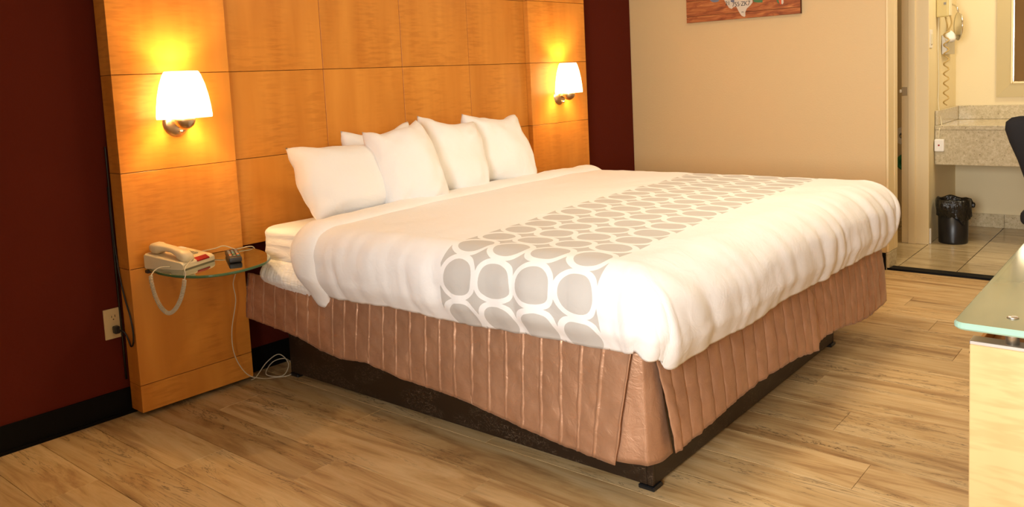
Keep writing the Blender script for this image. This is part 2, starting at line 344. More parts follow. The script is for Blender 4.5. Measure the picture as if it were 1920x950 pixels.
def lathe(c, prof, n=28, sx=1.0, sy=1.0, ax=(Vector((1, 0, 0)), Vector((0, 1, 0)), Vector((0, 0, 1))), a0=0, a1=2 * PI, closed=True):
    c = Vector(c); V, F = [], []; m = len(prof); cnt = n if closed else n + 1
    for i in range(cnt):
        q = a0 + (a1 - a0) * i / n
        for (r, z) in prof: V.append(tuple(c + ax[0] * (r * math.cos(q) * sx) + ax[1] * (r * math.sin(q) * sy) + ax[2] * z))
    for i in range(n):
        i2 = (i + 1) % cnt
        for j in range(m - 1): F.append([i * m + j, i2 * m + j, i2 * m + j + 1, i * m + j + 1])
    bm = bmesh.new(); bv = [bm.verts.new(v) for v in V]
    for f in F:
        try: bm.faces.new([bv[i] for i in f])
        except ValueError: pass
    bmesh.ops.remove_doubles(bm, verts=bm.verts, dist=1e-5); bmesh.ops.recalc_face_normals(bm, faces=bm.faces)
    bm.verts.index_update(); r = ([tuple(v.co) for v in bm.verts], [[v.index for v in f.verts] for f in bm.faces]); bm.free(); return r
def prism(poly, h0, h1, fn):
    n = len(poly); V = [fn(p[0], p[1], h0) for p in poly] + [fn(p[0], p[1], h1) for p in poly]
    F = [list(range(n))[::-1], [n + i for i in range(n)]] + [[i, (i + 1) % n, n + (i + 1) % n, n + i] for i in range(n)]
    return fix((V, F))
def loft(secs, cap=True):
    k = len(secs[0]); V = [tuple(p) for s in secs for p in s]; F = []
    for i in range(len(secs) - 1):
        for j in range(k): F.append([i * k + j, i * k + (j + 1) % k, (i + 1) * k + (j + 1) % k, (i + 1) * k + j])
    if cap: F.append(list(range(k))[::-1]); F.append([(len(secs) - 1) * k + j for j in range(k)])
    return fix((V, F))
def nz(x, y=0.0, z=0.0): return noise.noise(Vector((x, y, z)))

# ================================================================== SETTING
CEIL = 2.44; XW = 4.938; XE = 5.097; YF_ = -3.65; XLW = -1.1; XJ = 5.73; YA = -1.787; XB = 6.507
fl = struct('floor', box(XLW, XW + .06, YF_, .02, -.05, -.0045), 'sub', 'pale maple look vinyl plank floor of the bedroom', 'floor')
PWD = .177; k0 = -19
pm = {}
for r in range(-19, 15):
    x0 = 2.294 + r * PWD; x1 = x0 + PWD
    if x1 < XLW + .02 or x0 > XW: continue
    x0 = max(x0, XLW + .01); x1 = min(x1, XW)
    y = -2.357 - (0, .66, 1.05, .33, .86, .15, .52)[r % 7] - 1.25
    while y < .02:
        a, b_ = max(y, YF_ + .01), min(y + 1.22, .012 - .0268 * (x0 - 1.1))
        if b_ - a > .05: obj('plank', box(x0 + .0006, x1 - .0006, a + .0006, b_ - .0006, -.0045, 0, .0007, 1), 'floor', fl)
        y += 1.22
fb = struct('floor_bathroom', box(XW + .06, 6.6, YF_, -.3, -.05, -.006), 'grout', 'polished granite tile floor of the vanity area', 'floor')
for i in range(-1, 5):
    for j in range(-5, 5):
        x0 = 5.033 + .305 * i - .01 if i >= 0 else None
        if x0 is None: continue
        x0 = 5.025 + .305 * i; y0 = -2.092 + .305 * j
        if y0 + .305 < YF_: continue
        obj('tile', box(x0 + .0025, min(x0 + .3025, XB), max(y0 + .0025, YF_), y0 + .3025, -.006, .001, .0012, 1), 'tile', fb)
struct('trim_1', fix(tf(box(4.936, 5.03, YF_, -1.757, 0.0005, .012), lambda x, y, z: (x, y, z if x < 5 else z * .6))), 'blackbase', 'black rubber threshold strip between plank floor and tiles', 'threshold')
struct('ceiling', box(XLW - .1, 6.7, YF_ - .1, .1, CEIL, CEIL + .1), 'ceil', 'plain off white ceiling', 'ceiling')
struct('wall_back', wbox(-2.25, 3.835, -.1, 0, 0, CEIL), 'burgundy', 'dark burgundy painted wall behind the headboard')
struct('wall_right', box(XW, XE, -1.752, .02, 0, CEIL), 'beige', 'beige textured wall with the licence plate picture')
struct('wall_front', box(XLW - .1, 6.7, YF_ - .1, YF_, 0, CEIL), 'beige', 'beige wall behind the desk')
wl = struct('wall_left', merge(box(XLW - .1, XLW, YF_, WIN_Y0, 0, CEIL), box(XLW - .1, XLW, WIN_Y1, .06, 0, CEIL), box(XLW - .1, XLW, WIN_Y0, WIN_Y1, 0, WIN_Z0), box(XLW - .1, XLW, WIN_Y0, WIN_Y1, WIN_Z1, CEIL)), 'beige', 'beige wall with the daylight window')
wf = struct('window_1', merge(box(XLW - .03, XLW + .02, WIN_Y0, WIN_Y0 + .05, WIN_Z0, WIN_Z1), box(XLW - .03, XLW + .02, WIN_Y1 - .05, WIN_Y1, WIN_Z0, WIN_Z1), box(XLW - .03, XLW + .02, WIN_Y0 + .05, WIN_Y1 - .05, WIN_Z0, WIN_Z0 + .05), box(XLW - .03, XLW + .02, WIN_Y0 + .05, WIN_Y1 - .05, WIN_Z1 - .05, WIN_Z1)), 'curtain', 'painted window frame in the left wall', 'window')
# wet area walls: toilet room behind the door jamb, vanity alcove in front of it
struct('wall_alcove', box(XJ + .012, XB, YA, -1.637, 0, CEIL), 'alcove', 'cream side wall of the vanity alcove with hair dryer')
struct('wall_vanity', box(XB, XB + .1, YF_, -.3, 0, CEIL), 'alcove', 'cream wall behind the granite vanity with framed mirror')
struct('wall_toilet', box(XE, XB, -.4, -.3, 0, CEIL), 'beige', 'back wall of the dim toilet room')
struct('wall_header', box(XE, XJ, YA + .01, -1.64, 2.06, CEIL), 'alcove', 'wall above the toilet room doorway')
tj = struct('trim_2', merge(box(XJ - .002, XJ + .012, YA - .006, -1.63, .001, 2.06, .002, 1), box(XJ - .014, XJ - .002, -1.715, -1.672, .001, 2.06, .002, 1)), 'cream', 'cream painted door jamb with stop strip', 'door jamb')
obj('strike_plate', box(XJ - .005, XJ - .001, -1.665, -1.633, .965, 1.02, .001, 1), 'steel', tj)
obj('latch_lip', box(XJ - .03, XJ - .004, -1.633, -1.624, .985, 1.005, .002, 1), 'paper', tj)
tw = struct('trim_3', merge(box(XW + .001, XW + .112, -1.766, -1.752, .1, 2.06, .003, 1), box(XW + .112, XE + .012, -1.770, -1.752, .1, 2.06, .004, 1)), 'cream', 'cream painted casing on the end of the beige wall', 'door casing')
struct('baseboard_wall_end', box(XW, XE + .002, -1.768, -1.7525, 0, .099, .002, 1), 'granite', 'short granite tile base on the end of the beige wall', 'baseboard')
struct('baseboard_back', fix(tf(merge(box(-2.24, 3.83, .0, .006, .012, .1), box(-2.24, 3.83, .0, .014, .0005, .012)), W)), 'blackbase', 'black vinyl cove base along the burgundy wall', 'baseboard')
struct('baseboard_right', merge(box(XW - .006, XW, -1.751, -.11, .012, .098), box(XW - .014, XW, -1.751, -.11, .0005, .012)), 'blackbase', 'black vinyl cove base along the beige wall', 'baseboard')
gb = struct('baseboard_vanity', box(XB - .006, XB, YF_, YA - .002, .0, .094), 'grout', 'speckled granite tile base below the vanity wall', 'baseboard')
for j in range(6):
    obj('tile', box(XB - .014, XB - .006, -2.096 - .305 * j + .001, min(-2.096 - .305 * (j - 1), YA - .002) - .001, .0015, .097, .0012, 1), 'granite', gb)
struct('baseboard_alcove', box(XJ + .03, XJ + .055, YA - .012, YA, .0015, .1, .002, 1), 'white', 'short white block at the foot of the alcove wall', 'baseboard')

# ================================================================== HEADBOARD WALL UNIT
ZS_ = [.021, .124, .565, .921, 1.279, 1.632, 1.985, 2.30]
hb = thing('headboard', W(1.7, .06, .02), 'tall figured maple headboard unit with two proud side pilasters', 'headboard')
def clad(core, s0, s1, dback, dfront, zs, cuts=()):
    xs = [s0] + list(cuts) + [s1]
    for i in range(len(xs) - 1):
        for j in range(len(zs) - 1):
            g = .0012
            obj('panel', wbox(xs[i] + (g if i else 0), xs[i + 1] - (g if i < len(xs) - 2 else 0), dback, dfront, zs[j] + (g if j else 0), zs[j + 1] - g, .0006, 1), 'maple', core)
def pilaster(s0, s1):
    core = obj('pilaster', wbox(s0 + .003, s1 - .003, .016, .098, ZS_[0] + .002, ZS_[-1] - .002), 'dark', hb)
    clad(core, s0, s1, .0155, .105, ZS_)
# pilaster panels wrap the core, so cut the core away from the panels by keeping it inside them
def pil(s0, s1):
    core = obj('pilaster', wbox(s0 + .004, s1 - .004, .0165, .0925, ZS_[0] + .003, ZS_[-1] - .003), 'dark', hb)
    for j in range(len(ZS_) - 1):
        z0, z1 = ZS_[j] + (.0012 if j else 0), ZS_[j + 1] - .0012
        g = merge(wbox(s0, s1, .0935, .105, z0, z1, .0006, 1), wbox(s0, s0 + .0035, .016, .0935, z0, z1), wbox(s1 - .0035, s1, .016, .0935, z0, z1))
        obj('panel', g, 'maple', core)
pil(.281, .744); pil(2.625, 3.165)
cb = obj('center_backing', wbox(.747, 2.622, .016, .066, .57, 2.298), 'dark', hb)
clad(cb, .747, 2.622, .0665, .075, ZS_[2:], (1.2215, 1.689, 2.1575))

# ================================================================== SCONCES
def sconce(s, zc, label):
    t = thing('wall_sconce', W(s, .105, zc - .06), label, 'lamp', 'bedside wall sconces')
    ax = (T, Vector((0, 0, 1)), NN)
    obj('backplate', lathe(W(s, .1052, zc), [(0, .022), (.02, .0215), (.038, .017), (.048, .010), (.054, .0)], 36, ax=ax), 'nickel', t, True)
    obj('arm', tube([W(s, .12, zc), W(s, .15, zc - .002), W(s, .17, zc + .005)], .011, 12), 'nickel', t, True)
    c = Vector(W(s, .176, zc + .012))
    obj('holder', lathe(c, [(0, -.038)] + [(.038 * math.sin(q * PI / 18), -.038 * math.cos(q * PI / 18)) for q in range(1, 14)] + [(0, .026)], 28, ax=(T, NN, Vector((0, 0, 1)))), 'nickel', t, True)
    obj('switch_knob', lathe(W(s + .004, .126, zc - .034), [(0, .014), (.005, .013), (.006, .0), (.006, -.004)], 14, ax=ax), 'chrome', t, True)
    cs = W(s, .178, 0); z0, z1 = zc + .017, zc + .192
    pr = [(.106, z0), (.107, z0 + .01), (.1035, z0 + .045), (.097, z0 + .085), (.087, z0 + .125), (.074, z0 + .16), (.066, z1 - .002), (.063, z1)]
    pr2 = pr + [(r - .004, z) for r, z in pr[::-1]]
    obj('shade', lathe(cs, pr2 + [pr2[0]], 40, sx=1.0, sy=.58, ax=(T, NN, Vector((0, 0, 1)))), 'shade', t, True, label='glowing frosted glass shade')
    b = lamp('sconce_bulb', 'POINT', W(s, .18, zc + .135), BULB_W, (1.0, .65, .29), .022)
sconce(.507, 1.092, 'lit wall sconce on the left pilaster above the telephone shelf')
sconce(2.885, 1.08, 'lit wall sconce on the right pilaster beside the burgundy strip')

# ================================================================== GLASS BEDSIDE SHELF, TELEPHONE, REMOTE
ZG = .565
ct = catmull([(s, d, 0) for s, d in ((.344, .107), (.329, .18), (.325, .252), (.335, .345), (.362, .413), (.40, .458), (.446, .481), (.5, .488), (.549, .482), (.597, .468), (.637, .447), (.675, .41), (.705, .365), (.733, .296), (.748, .235), (.753, .187), (.75, .107))], 4)
n = len(ct); cen = Vector((.54, .27, 0))
def ring_(off, z): return [W(p.x + (cen.x - p.x) * off * (0 if q in (0, n - 1) else 1), max(.107, p.y + (cen.y - p.y) * off), z) for q, p in enumerate(ct)]
rings = [ring_(.012, ZG - .010), ring_(.002, ZG - .0085), ring_(0, ZG - .005), ring_(.002, ZG - .0015), ring_(.012, ZG)]
V = [p for r_ in rings for p in r_]; F = []; I = []
for i in range(4):
    for j in range(n):
        F.append([i * n + j, i * n + (j + 1) % n, (i + 1) * n + (j + 1) % n, (i + 1) * n + j]); I.append(1)
F += [list(range(n))[::-1], [4 * n + j for j in range(n)]]; I += [0, 0]
sh = thing('glass_shelf', W(.54, .107, ZG - .01), 'half round green tinted glass shelf on the left pilaster', 'shelf')
obj('glass', (V, F, I), 'glass', sh, mats=['glass', 'glassedge'])
obj('bracket', wbox(.336, .752, .1055, .125, ZG - .022, ZG - .0105, .002, 1), 'black', sh)

Pf = Vector((.389, .300)); ex = Vector((.161, -.062)).normalized(); ey = Vector((-ex.y * -1, -ex.x)).normalized()
ey = Vector((ex.y, -ex.x)).normalized()      # towards the headboard
def PH(u, v, z): q = Pf + ex * u + ey * v; return W(q.x, q.y, ZG + .0005 + z)
ph = thing('telephone', PH(.085, .09, 0), 'ivory desk telephone with coiled cord and red message bar on the glass shelf', 'telephone')
def topz(v): return .026 + v * .17
prof = [(0, .004), (.004, 0), (.176, 0), (.18, .006), (.18, topz(.18) - .004), (.175, topz(.176)), (.012, topz(.012)), (.003, topz(.006) - .004), (0, .018)]
secs = []
for u, k in ((0, .9), (.003, .97), (.008, 1), (.160, 1), (.165, .97), (.168, .9)):
    secs.append([PH(u, .09 + (v - .09) * (.985 if k < 1 else 1), z * k) for v, z in prof])
obj('base', loft(secs), 'phone', ph)
hs = []
for v, zc, hh, hw in ((-.006, .036, .004, .016), (-.004, .040, .014, .023), (.012, .046, .019, .026), (.036, .053, .019, .026), (.05, .060, .013, .022), (.075, .070, .0105, .018), (.105, .075, .0105, .018), (.13, .076, .013, .021), (.146, .074, .019, .026), (.17, .076, .019, .026), (.186, .077, .013, .022), (.19, .077, .004, .014)):
    v = v * .86 + .006; zc -= .003
    hs.append([PH(.038 + hw * x, v, zc + hh * z) for x, z in ((-1, -.6), (-.7, -1), (.7, -1), (1, -.6), (1, .5), (.6, 1), (-.6, 1), (-1, .5))])
obj('handset', loft(hs), 'phone', ph, True)
obj('message_bar', fix(tf(box(.072, .137, -.0025, .016, 0, .012, .001, 1), lambda u, v, z: PH(u, v, topz(max(v, 0)) - .010 + z * (1 if v > .004 else .4)))), 'redlens', ph, label='red message waiting bar')
keys = []
for i in range(3):
    for j in range(4):
        u, v = .086 + i * .017, .045 + j * .016
        keys.append(tf(box(u, u + .012, v, v + .011, 0, .004, .001, 1), lambda a, b, z: PH(a, b, topz(b) - .0005 + z)))
obj('keypad', fix(merge(*keys)), 'key', ph)
obj('face_label', fix(tf(box(.07, .105, .128, .150, 0, .001), lambda a, b, z: PH(a, b, topz(b) - .0002 + z))), 'orange', ph)
obj('dial_card', fix(tf(box(.112, .158, .12, .165, 0, .0008), lambda a, b, z: PH(a, b, topz(b) - .0002 + z))), 'paper', ph)
e0, e1 = Vector(PH(.034, -.012, .034)), Vector(PH(-.003, .055, .012))
cp = catmull([e0, Vector(W(.351, .388, .591)), Vector(W(.346, .398, .572)), Vector(W(.341, .398, .555))], 6)
hang = catmull([cp[-1], Vector(W(.336, .395, .525)), Vector(W(.328, .38, .482)), Vector(W(.32, .35, .445)), Vector(W(.31, .32, .43)), Vector(W(.301, .29, .447)), Vector(W(.295, .265, .485)), Vector(W(.292, .25, .535)), Vector(W(.296, .24, .558))], 10)
cp2 = catmull([hang[-1], Vector(W(.314, .235, .573)), Vector(W(.335, .24, .581)), e1], 6)
obj('coiled_cord', merge(tube(cp, .0022, 6), coil(hang, .0062, .0052, .0019), tube(cp2, .0022, 6)), 'cord', ph, True)
bk = Vector(PH(.14, .178, .012))
lc = catmull([bk, bk + T * .03 + NN * -.002, Vector(W(.60, .128, ZG + .022)), Vector(W(.64, .14, ZG + .028)), Vector(W(.672, .165, ZG + .012)), Vector(W(.70, .145, ZG + .006)), Vector(W(.757, .15, ZG + .005)), Vector(W(.765, .15, ZG - .02)), Vector(W(.70, .16, ZG - .05)), Vector(W(.672, .135, .44)), Vector(W(.678, .13, .36)), Vector(W(.65, .13, .24)), Vector(W(.652, .135, .14)), Vector(W(.69, .15, .055)), Vector(W(.75, .16, .02)), Vector(W(.80, .155, .006)),
                Vector(W(.86, .19, .006)), Vector(W(.90, .165, .02)), Vector(W(.90, .11, .05)), Vector(W(.85, .085, .045)), Vector(W(.80, .11, .012)), Vector(W(.84, .17, .006)), Vector(W(.885, .15, .04)), Vector(W(.875, .10, .075)), Vector(W(.82, .09, .055)), Vector(W(.76, .10, .012)), Vector(W(.735, .10, .006))], 7)
obj('line_cord', tube(lc, .0021, 6), 'cord', ph, True)

rmA, rmB = Vector((.561, .362)), Vector((.634, .205)); rdir = (rmB - rmA).normalized(); rn = Vector((-rdir.y, rdir.x)); RL = (rmB - rmA).length
if rn.x < 0: rn = -rn
def RM(u, v, z): q = rmA + rdir * v + rn * u; return W(q.x, q.y, ZG + .0008 + z)
rm = thing('remote_control', RM(0, RL / 2, 0), 'small charcoal remote control with coloured keys on the glass shelf', 'remote')
obj('body', fix(tf(box(-.0235, .0235, 0, RL, 0, .021, .006, 3), RM)), 'remote', rm, True)
for i in range(3):
    for j in range(6):
        u, v = -.0135 + i * .0135, .028 + j * .022
        mt = {(0, 1): 'orange', (1, 1): 'green', (2, 1): 'orange', (1, 3): 'teal', (0, 3): 'greywhite', (2, 0): 'teal'}.get((i, j), 'greywhite' if j > 3 else 'key')
        obj('key', fix(tf(box(u - .0045, u + .0045, v, v + .012, .0205, .0235, .001, 1), RM)), mt, rm)

# ================================================================== OUTLET, PLUG AND LAMP CORD
ot = thing('wall_outlet', W(.245, .0, .3), 'almond duplex wall outlet beside the left pilaster', 'outlet')
obj('cover_plate', wbox(.2125, .2785, .0005, .006, .3005, .4145, .002, 2), 'outlet', ot)
for zc in (.381, .334):
    f = obj('receptacle', prism([(.2465 + .0165 * math.cos(q) * 1.0, zc + max(-.0125, min(.0125, .017 * math.sin(q)))) for q in [2 * PI * i / 24 for i in range(24)]], .0058, .0078, lambda a, b, c: W(a, c, b)), 'outlet', ot)
    for ds, h in ((-.0062, .0075), (.0062, .0095)):
        obj('slot', wbox(.2465 + ds - .0011, .2465 + ds + .0011, .0077, .0081, zc, zc + h), 'slot', f)
    obj('slot', wbox(.2444, .2486, .0077, .0081, zc - .009, zc - .005), 'slot', f)
pc = thing('power_cord', W(.25, .02, .3), 'black lamp power cord with plug looping beside the pilaster', 'cord')
obj('plug', wbox(.238, .258, .0083, .034, .322, .350, .004, 2), 'black', pc)
obj('cable', tube(catmull([W(.254, .03, .334), W(.266, .045, .325), W(.272, .058, .30), W(.273, .075, .275), W(.2735, .095, .29), W(.274, .102, .33), W(.274, .09, .39), W(.2745, .06, .45), W(.2745, .035, .52), W(.2745, .02, .60), W(.274, .012, .70), W(.2745, .012, .95), W(.2745, .012, 1.02)], 8), .0032, 7), 'black', pc, True)
obj('cable_run', tube([W(.273, .006, z) for z in (.135, .25, .5, .75, .87)], .0042, 7), 'black', pc, True)

# ================================================================== BED
XL, XR, YH, YFt = 1.862, 3.745, -.16, -1.985
def S(x, y, z): return (x, y - .0262 * (x - 1.862), z)
bb = thing('bed_platform', (2.73, -1.05, 0), 'dark brown scuffed bed platform on small feet under the taupe skirt', 'bed platform')
obj('left_rail', fix(tf(box(1.97, 1.99, -1.916, -.20, .014, .30, .001, 1), lambda x, y, z: (x, y, z))), 'scuff', bb)
obj('right_rail', box(3.475, 3.495, -1.916, -.20, .014, .30, .001, 1), 'scuff', bb)
obj('foot_rail', box(1.984, 3.481, -1.936, -1.918, .014, .30, .001, 1), 'scuff', bb)
obj('head_rail', box(1.991, 3.474, -.222, -.2, .014, .30), 'scuff', bb)
obj('deck', box(1.88, 3.78, -1.98, -.19, .3005, .322), 'scuff', bb)
for x in (1.969, 3.482):
    obj('corner_post', box(x, x + .014, -1.937, -1.917, .014, .30, .002, 1), 'scuff', bb)
for x in (1.975, 3.46):
    for y in (-1.93, -.24):
        obj('foot', box(x - .012, x + .04, y - .014, y + .04, .0, .0135, .003, 1), 'black', bb)
sk_top = .455
def S_box(x0, x1, y0, y1, z0, z1, b=0, s=2): return fix(tf(box(x0, x1, y0, y1, z0, z1, b, s), S))
obj('box_spring', S_box(XL + .012, XR - .012, YFt + .012, YH, .3225, sk_top - .004, .02, 3), 'ticking', label='pale box spring hidden under the bed skirt', cat='box spring')

# ---- mattress with fitted sheet
def rrect(x0, x1, y0, y1, r, step):
    pts = []
    def seg(p, q):
        L_ = math.hypot(q[0] - p[0], q[1] - p[1]); k = max(1, int(L_ / step))
        nx, ny = (q[1] - p[1]) / L_, -(q[0] - p[0]) / L_
        for i in range(k): pts.append((p[0] + (q[0] - p[0]) * i / k, p[1] + (q[1] - p[1]) * i / k, nx, ny))
    def arc(cx, cy, a0):
        k = max(3, int(r * PI / 2 / step))
        for i in range(k):
            q = a0 + (PI / 2) * i / k; pts.append((cx + r * math.cos(q), cy + r * math.sin(q), math.cos(q), math.sin(q)))
    seg((x1, y0 + r), (x1, y1 - r)); arc(x1 - r, y1 - r, 0); seg((x1 - r, y1), (x0 + r, y1)); arc(x0 + r, y1 - r, PI / 2)
    seg((x0, y1 - r), (x0, y0 + r)); arc(x0 + r, y0 + r, PI); seg((x0 + r, y0), (x1 - r, y0)); arc(x1 - r, y0 + r, 1.5 * PI)
    return pts
def sweep(pts, prof, capb=True, capt=True, fn=S):
    n = len(pts); V, F = [], []
    for i, (x, y, nx, ny) in enumerate(pts):
        for o, z in (prof(i, x, y) if callable(prof) else prof): V.append(fn(x + nx * o, y + ny * o, z))
    k = len(V) // n
    for i in range(n):
        for j in range(k - 1): F.append([i * k + j, ((i + 1) % n) * k + j, ((i + 1) % n) * k + j + 1, i * k + j + 1])
    if capb: F.append([i * k for i in range(n)][::-1])
    if capt: F.append([i * k + k - 1 for i in range(n)])
    return fix((V, F))
ZM0, ZM1 = sk_top - .003, .645
def mprof(i, x, y):
    out = []
    for j in range(15):
        t = j / 14; z = ZM0 + .004 + (ZM1 - ZM0 - .034) * t
        w = .008 * nz(x * 2.2 + y * 2.2, z * 38, 3.1) + .004 * math.sin(PI * t)
        out.append((w - .002, z))
    for q in (20, 40, 60, 80):
        a = math.radians(q); out.append((-.03 + .03 * math.cos(a), ZM1 - .03 + .03 * math.sin(a)))
    out += [(-.05, ZM1 + .001), (-.085, ZM1 + .003)]
    return out
mt = thing('mattress', S(2.83, -1.05, ZM0), 'king mattress in a white fitted sheet', 'mattress')
obj('fitted_sheet', sweep(rrect(XL + .012, XR - .012, YFt + .02, YH - .005, .09, .02), mprof), 'sheet', mt, True)
# gathered elastic hem of the sheet hanging over the box spring near the headboard
pts = [p for p in rrect(XL + .008, XR - .008, YFt + .02, YH - .004, .09, .006) if p[0] < 2.2 and p[1] > -1.05]
pts.sort(key=lambda p: -p[1] if p[0] < XL + .1 else -(p[1] + 1) - (p[0]) * 10)
pts = [p for p in pts if p[0] < XL + .02 and p[1] < YH - .07]
V, F = [], []; K = 10
for i, (x, y, nx, ny) in enumerate(pts):
    s_ = -y; flare = .5 + .5 * math.cos(min(PI, max(0, (s_ - .24) / .5 * PI)))
    gath = nz(s_ * 42, 1.3) * .006 + math.sin(s_ * 330 + 3 * nz(s_ * 9)) * .0022
    low = ZM0 - .018 - .030 * math.sin(max(0, min(1, (s_ - .2) / .55)) * PI) + .004 * nz(s_ * 14, 5)
    for j in range(K):
        t = j / (K - 1); z = .525 + (low - .525) * t
        bulge = .004 + .026 * math.sin(PI * min(1, t * 1.02) ** 1.3) * (.55 + .45 * flare) + .012 * t + gath * math.sin(PI * min(1, t * 1.15)) * 1.3
        V.append(S(x - bulge, y, z))
for i in range(len(pts) - 1):
    for j in range(K - 1): F.append([i * K + j, (i + 1) * K + j, (i + 1) * K + j + 1, i * K + j + 1])
o = obj('elastic_hem', fix((V, F)), 'sheet', mt, True); mo = o.modifiers.new('s', 'SOLIDIFY'); mo.thickness = .003; mo.offset = 1

# ---- quilted bed skirt
sk = thing('bed_skirt', S(2.83, -1.05, .13), 'taupe quilted satin bed skirt with vertical channels', 'bed skirt')
def panel_skirt(name, P0, P1, out, hem, seams, flare=.03, top=sk_top, seed=0.0, vtop=0.0, open0=0.0, open1=0.0, puffh=.009, ridge=0.0):
    """P0->P1 along the top edge; out = outward direction; hem(t) = z of the hem; seams = list of t in 0..1"""
    P0, P1, out = Vector(P0), Vector(P1), Vector(out); ts = []
    b = [0] + list(seams) + [1]
    for i in range(len(b) - 1):
        for w_ in (0, .03, .06, .10, .2, .35, .5, .65, .8, .90, .94, .97): ts.append((b[i] + (b[i + 1] - b[i]) * w_, w_, i))
    ts.append((1, 0, len(b)))
    K = 26; V, F = [], []; L_ = (P1 - P0).length
    for (t, w, ch) in ts:
        p = P0.lerp(P1, t); hz = hem(t); wd__ = min(w, 1 - w); puff = math.sin(PI * w) ** .5 * puffh + ridge * math.exp(-(wd__ / .045) ** 2)
        for j in range(K):
            v = j / (K - 1); z = top + (hz - top) * v
            cr = .0050 * nz(t * L_ * 20 + z * 11 + seed, z * 26, seed) + .0034 * nz(t * L_ * 60 + seed, z * 55, 4)
            sway = .008 * nz(t * L_ * 2.5 + seed, v * 1.2, 9) * v
            lat = .006 * nz(z * 12 + ch * 7.3, seed) * v + v * (open0 * max(0, 1 - t * 8) - open1 * max(0, 1 - (1 - t) * 8))
            o_ = flare * v ** .8 + (puff * (1 - .5 * v ** 8) if 0 < ch + w else 0) + cr * (.5 + .45 * math.sin(PI * w)) + sway + vtop * (1 - v)
            q = p + out * o_ + (P1 - P0).normalized() * lat
            V.append((q.x, q.y, z))
    for i in range(len(ts) - 1):
        for j in range(K - 1): F.append([i * K + j, (i + 1) * K + j, (i + 1) * K + j + 1, i * K + j + 1])
    o = obj(name, fix((V, F)), 'satin', sk, True); mo = o.modifiers.new('s', 'SOLIDIFY'); mo.thickness = .004; mo.offset = -1
    return o
ya, yb = -.12, -1.955
def seamsY(ys): return [(y - ya) / (yb - ya) for y in ys]
ys = [-.165, -.235, -.31, -.38, -.453, -.522, -.591, -.673, -.74, -.81, -.88, -.951, -1.016, -1.085, -1.159, -1.223, -1.291, -1.367, -1.44, -1.509, -1.575, -1.644, -1.716, -1.789, -1.862]
def hemL(t):
    pts = [(-.07, .278), (-.3, .258), (-.46, .245), (-.6, .214), (-.73, .208), (-.86, .222), (-1.05, .197), (-1.35, .18), (-1.53, .158), (-1.73, .135), (-1.95, .122)]
    y = ya + (yb - ya) * t
    for (a, za), (b, zb) in zip(pts, pts[1:]):
        if b <= y <= a: return za + (zb - za) * (a - y) / (a - b) + .002 * nz(y * 40)
    return pts[0][1] if y > -.07 else pts[-1][1]
panel_skirt('side_panel', (XL - .002, ya, 0), (XL - .002, yb, 0), (-1, 0, 0), hemL, seamsY(ys), .022, seed=1.7, open1=.055, puffh=.0035, ridge=.0055)
panel_skirt('side_panel', S(XR + .002, yb, 0), S(XR + .002, ya, 0), (1, 0, 0), lambda t: .12, [i / 24 for i in range(1, 24)], .022, seed=5.7)
fx = [1.955, 2.03, 2.1, 2.177, 2.25, 2.326, 2.407, 2.485, 2.559, 2.64, 2.715, 2.79, 2.86, 2.93]
def hemF(t): return .146 + .034 * math.sin(t * 2.6) + .003 * nz(t * 40) - (.02 * max(0, t - .8) / .2)
xa, xb_ = 1.90, 2.985
panel_skirt('foot_panel', S(xa, YFt - .004, 0), S(xb_, YFt - .004, 0), (0, -1, 0), hemF, [(x - xa) / (xb_ - xa) for x in fx], .035, seed=3.1, open0=.05)
xa2 = 2.955
panel_skirt('foot_panel', S(xa2, YFt + .002, 0), S(XR + .05, YFt + .002, 0), (0, -1, 0), lambda t: .165 - .045 * t + .012 * math.sin(t * 7) + .003 * nz(t * 30), [i / 12 for i in range(1, 12)], .030, seed=8.3, open1=-.035)
# plain inset gusset at the near corner
V, F = [], []; K = 20; n_ = 25
for i in range(n_):
    u = i / (n_ - 1); 
    for j in range(K):
        v = j / (K - 1); z = sk_top - .004 + (.134 + .0 * u - sk_top) * v
        wd_ = .018 + .062 * v; a = u * PI / 2
        cx, cy = XL + .052, YFt + .050
        r_ = .050 + .016 * v + .004 * math.sin(u * PI * 3 + .8) * v + .002 * nz(u * 6, z * 14)
        ex_ = .012 + .05 * v
        px_ = cx - r_ * math.cos(a) ** .8 + (0) ; py_ = cy - r_ * math.sin(a) ** .8
        if u < .5: py_ += ex_ * (1 - u * 2)
        else: px_ += ex_ * (u * 2 - 1)
        V.append(S(px_, py_, z))
for i in range(n_ - 1):
    for j in range(K - 1): F.append([i * K + j, (i + 1) * K + j, (i + 1) * K + j + 1, i * K + j + 1])
o = obj('corner_gusset', fix((V, F)), 'satin', sk, True, label='plain satin corner insert'); mo = o.modifiers.new('s', 'SOLIDIFY'); mo.thickness = .003; mo.offset = -1

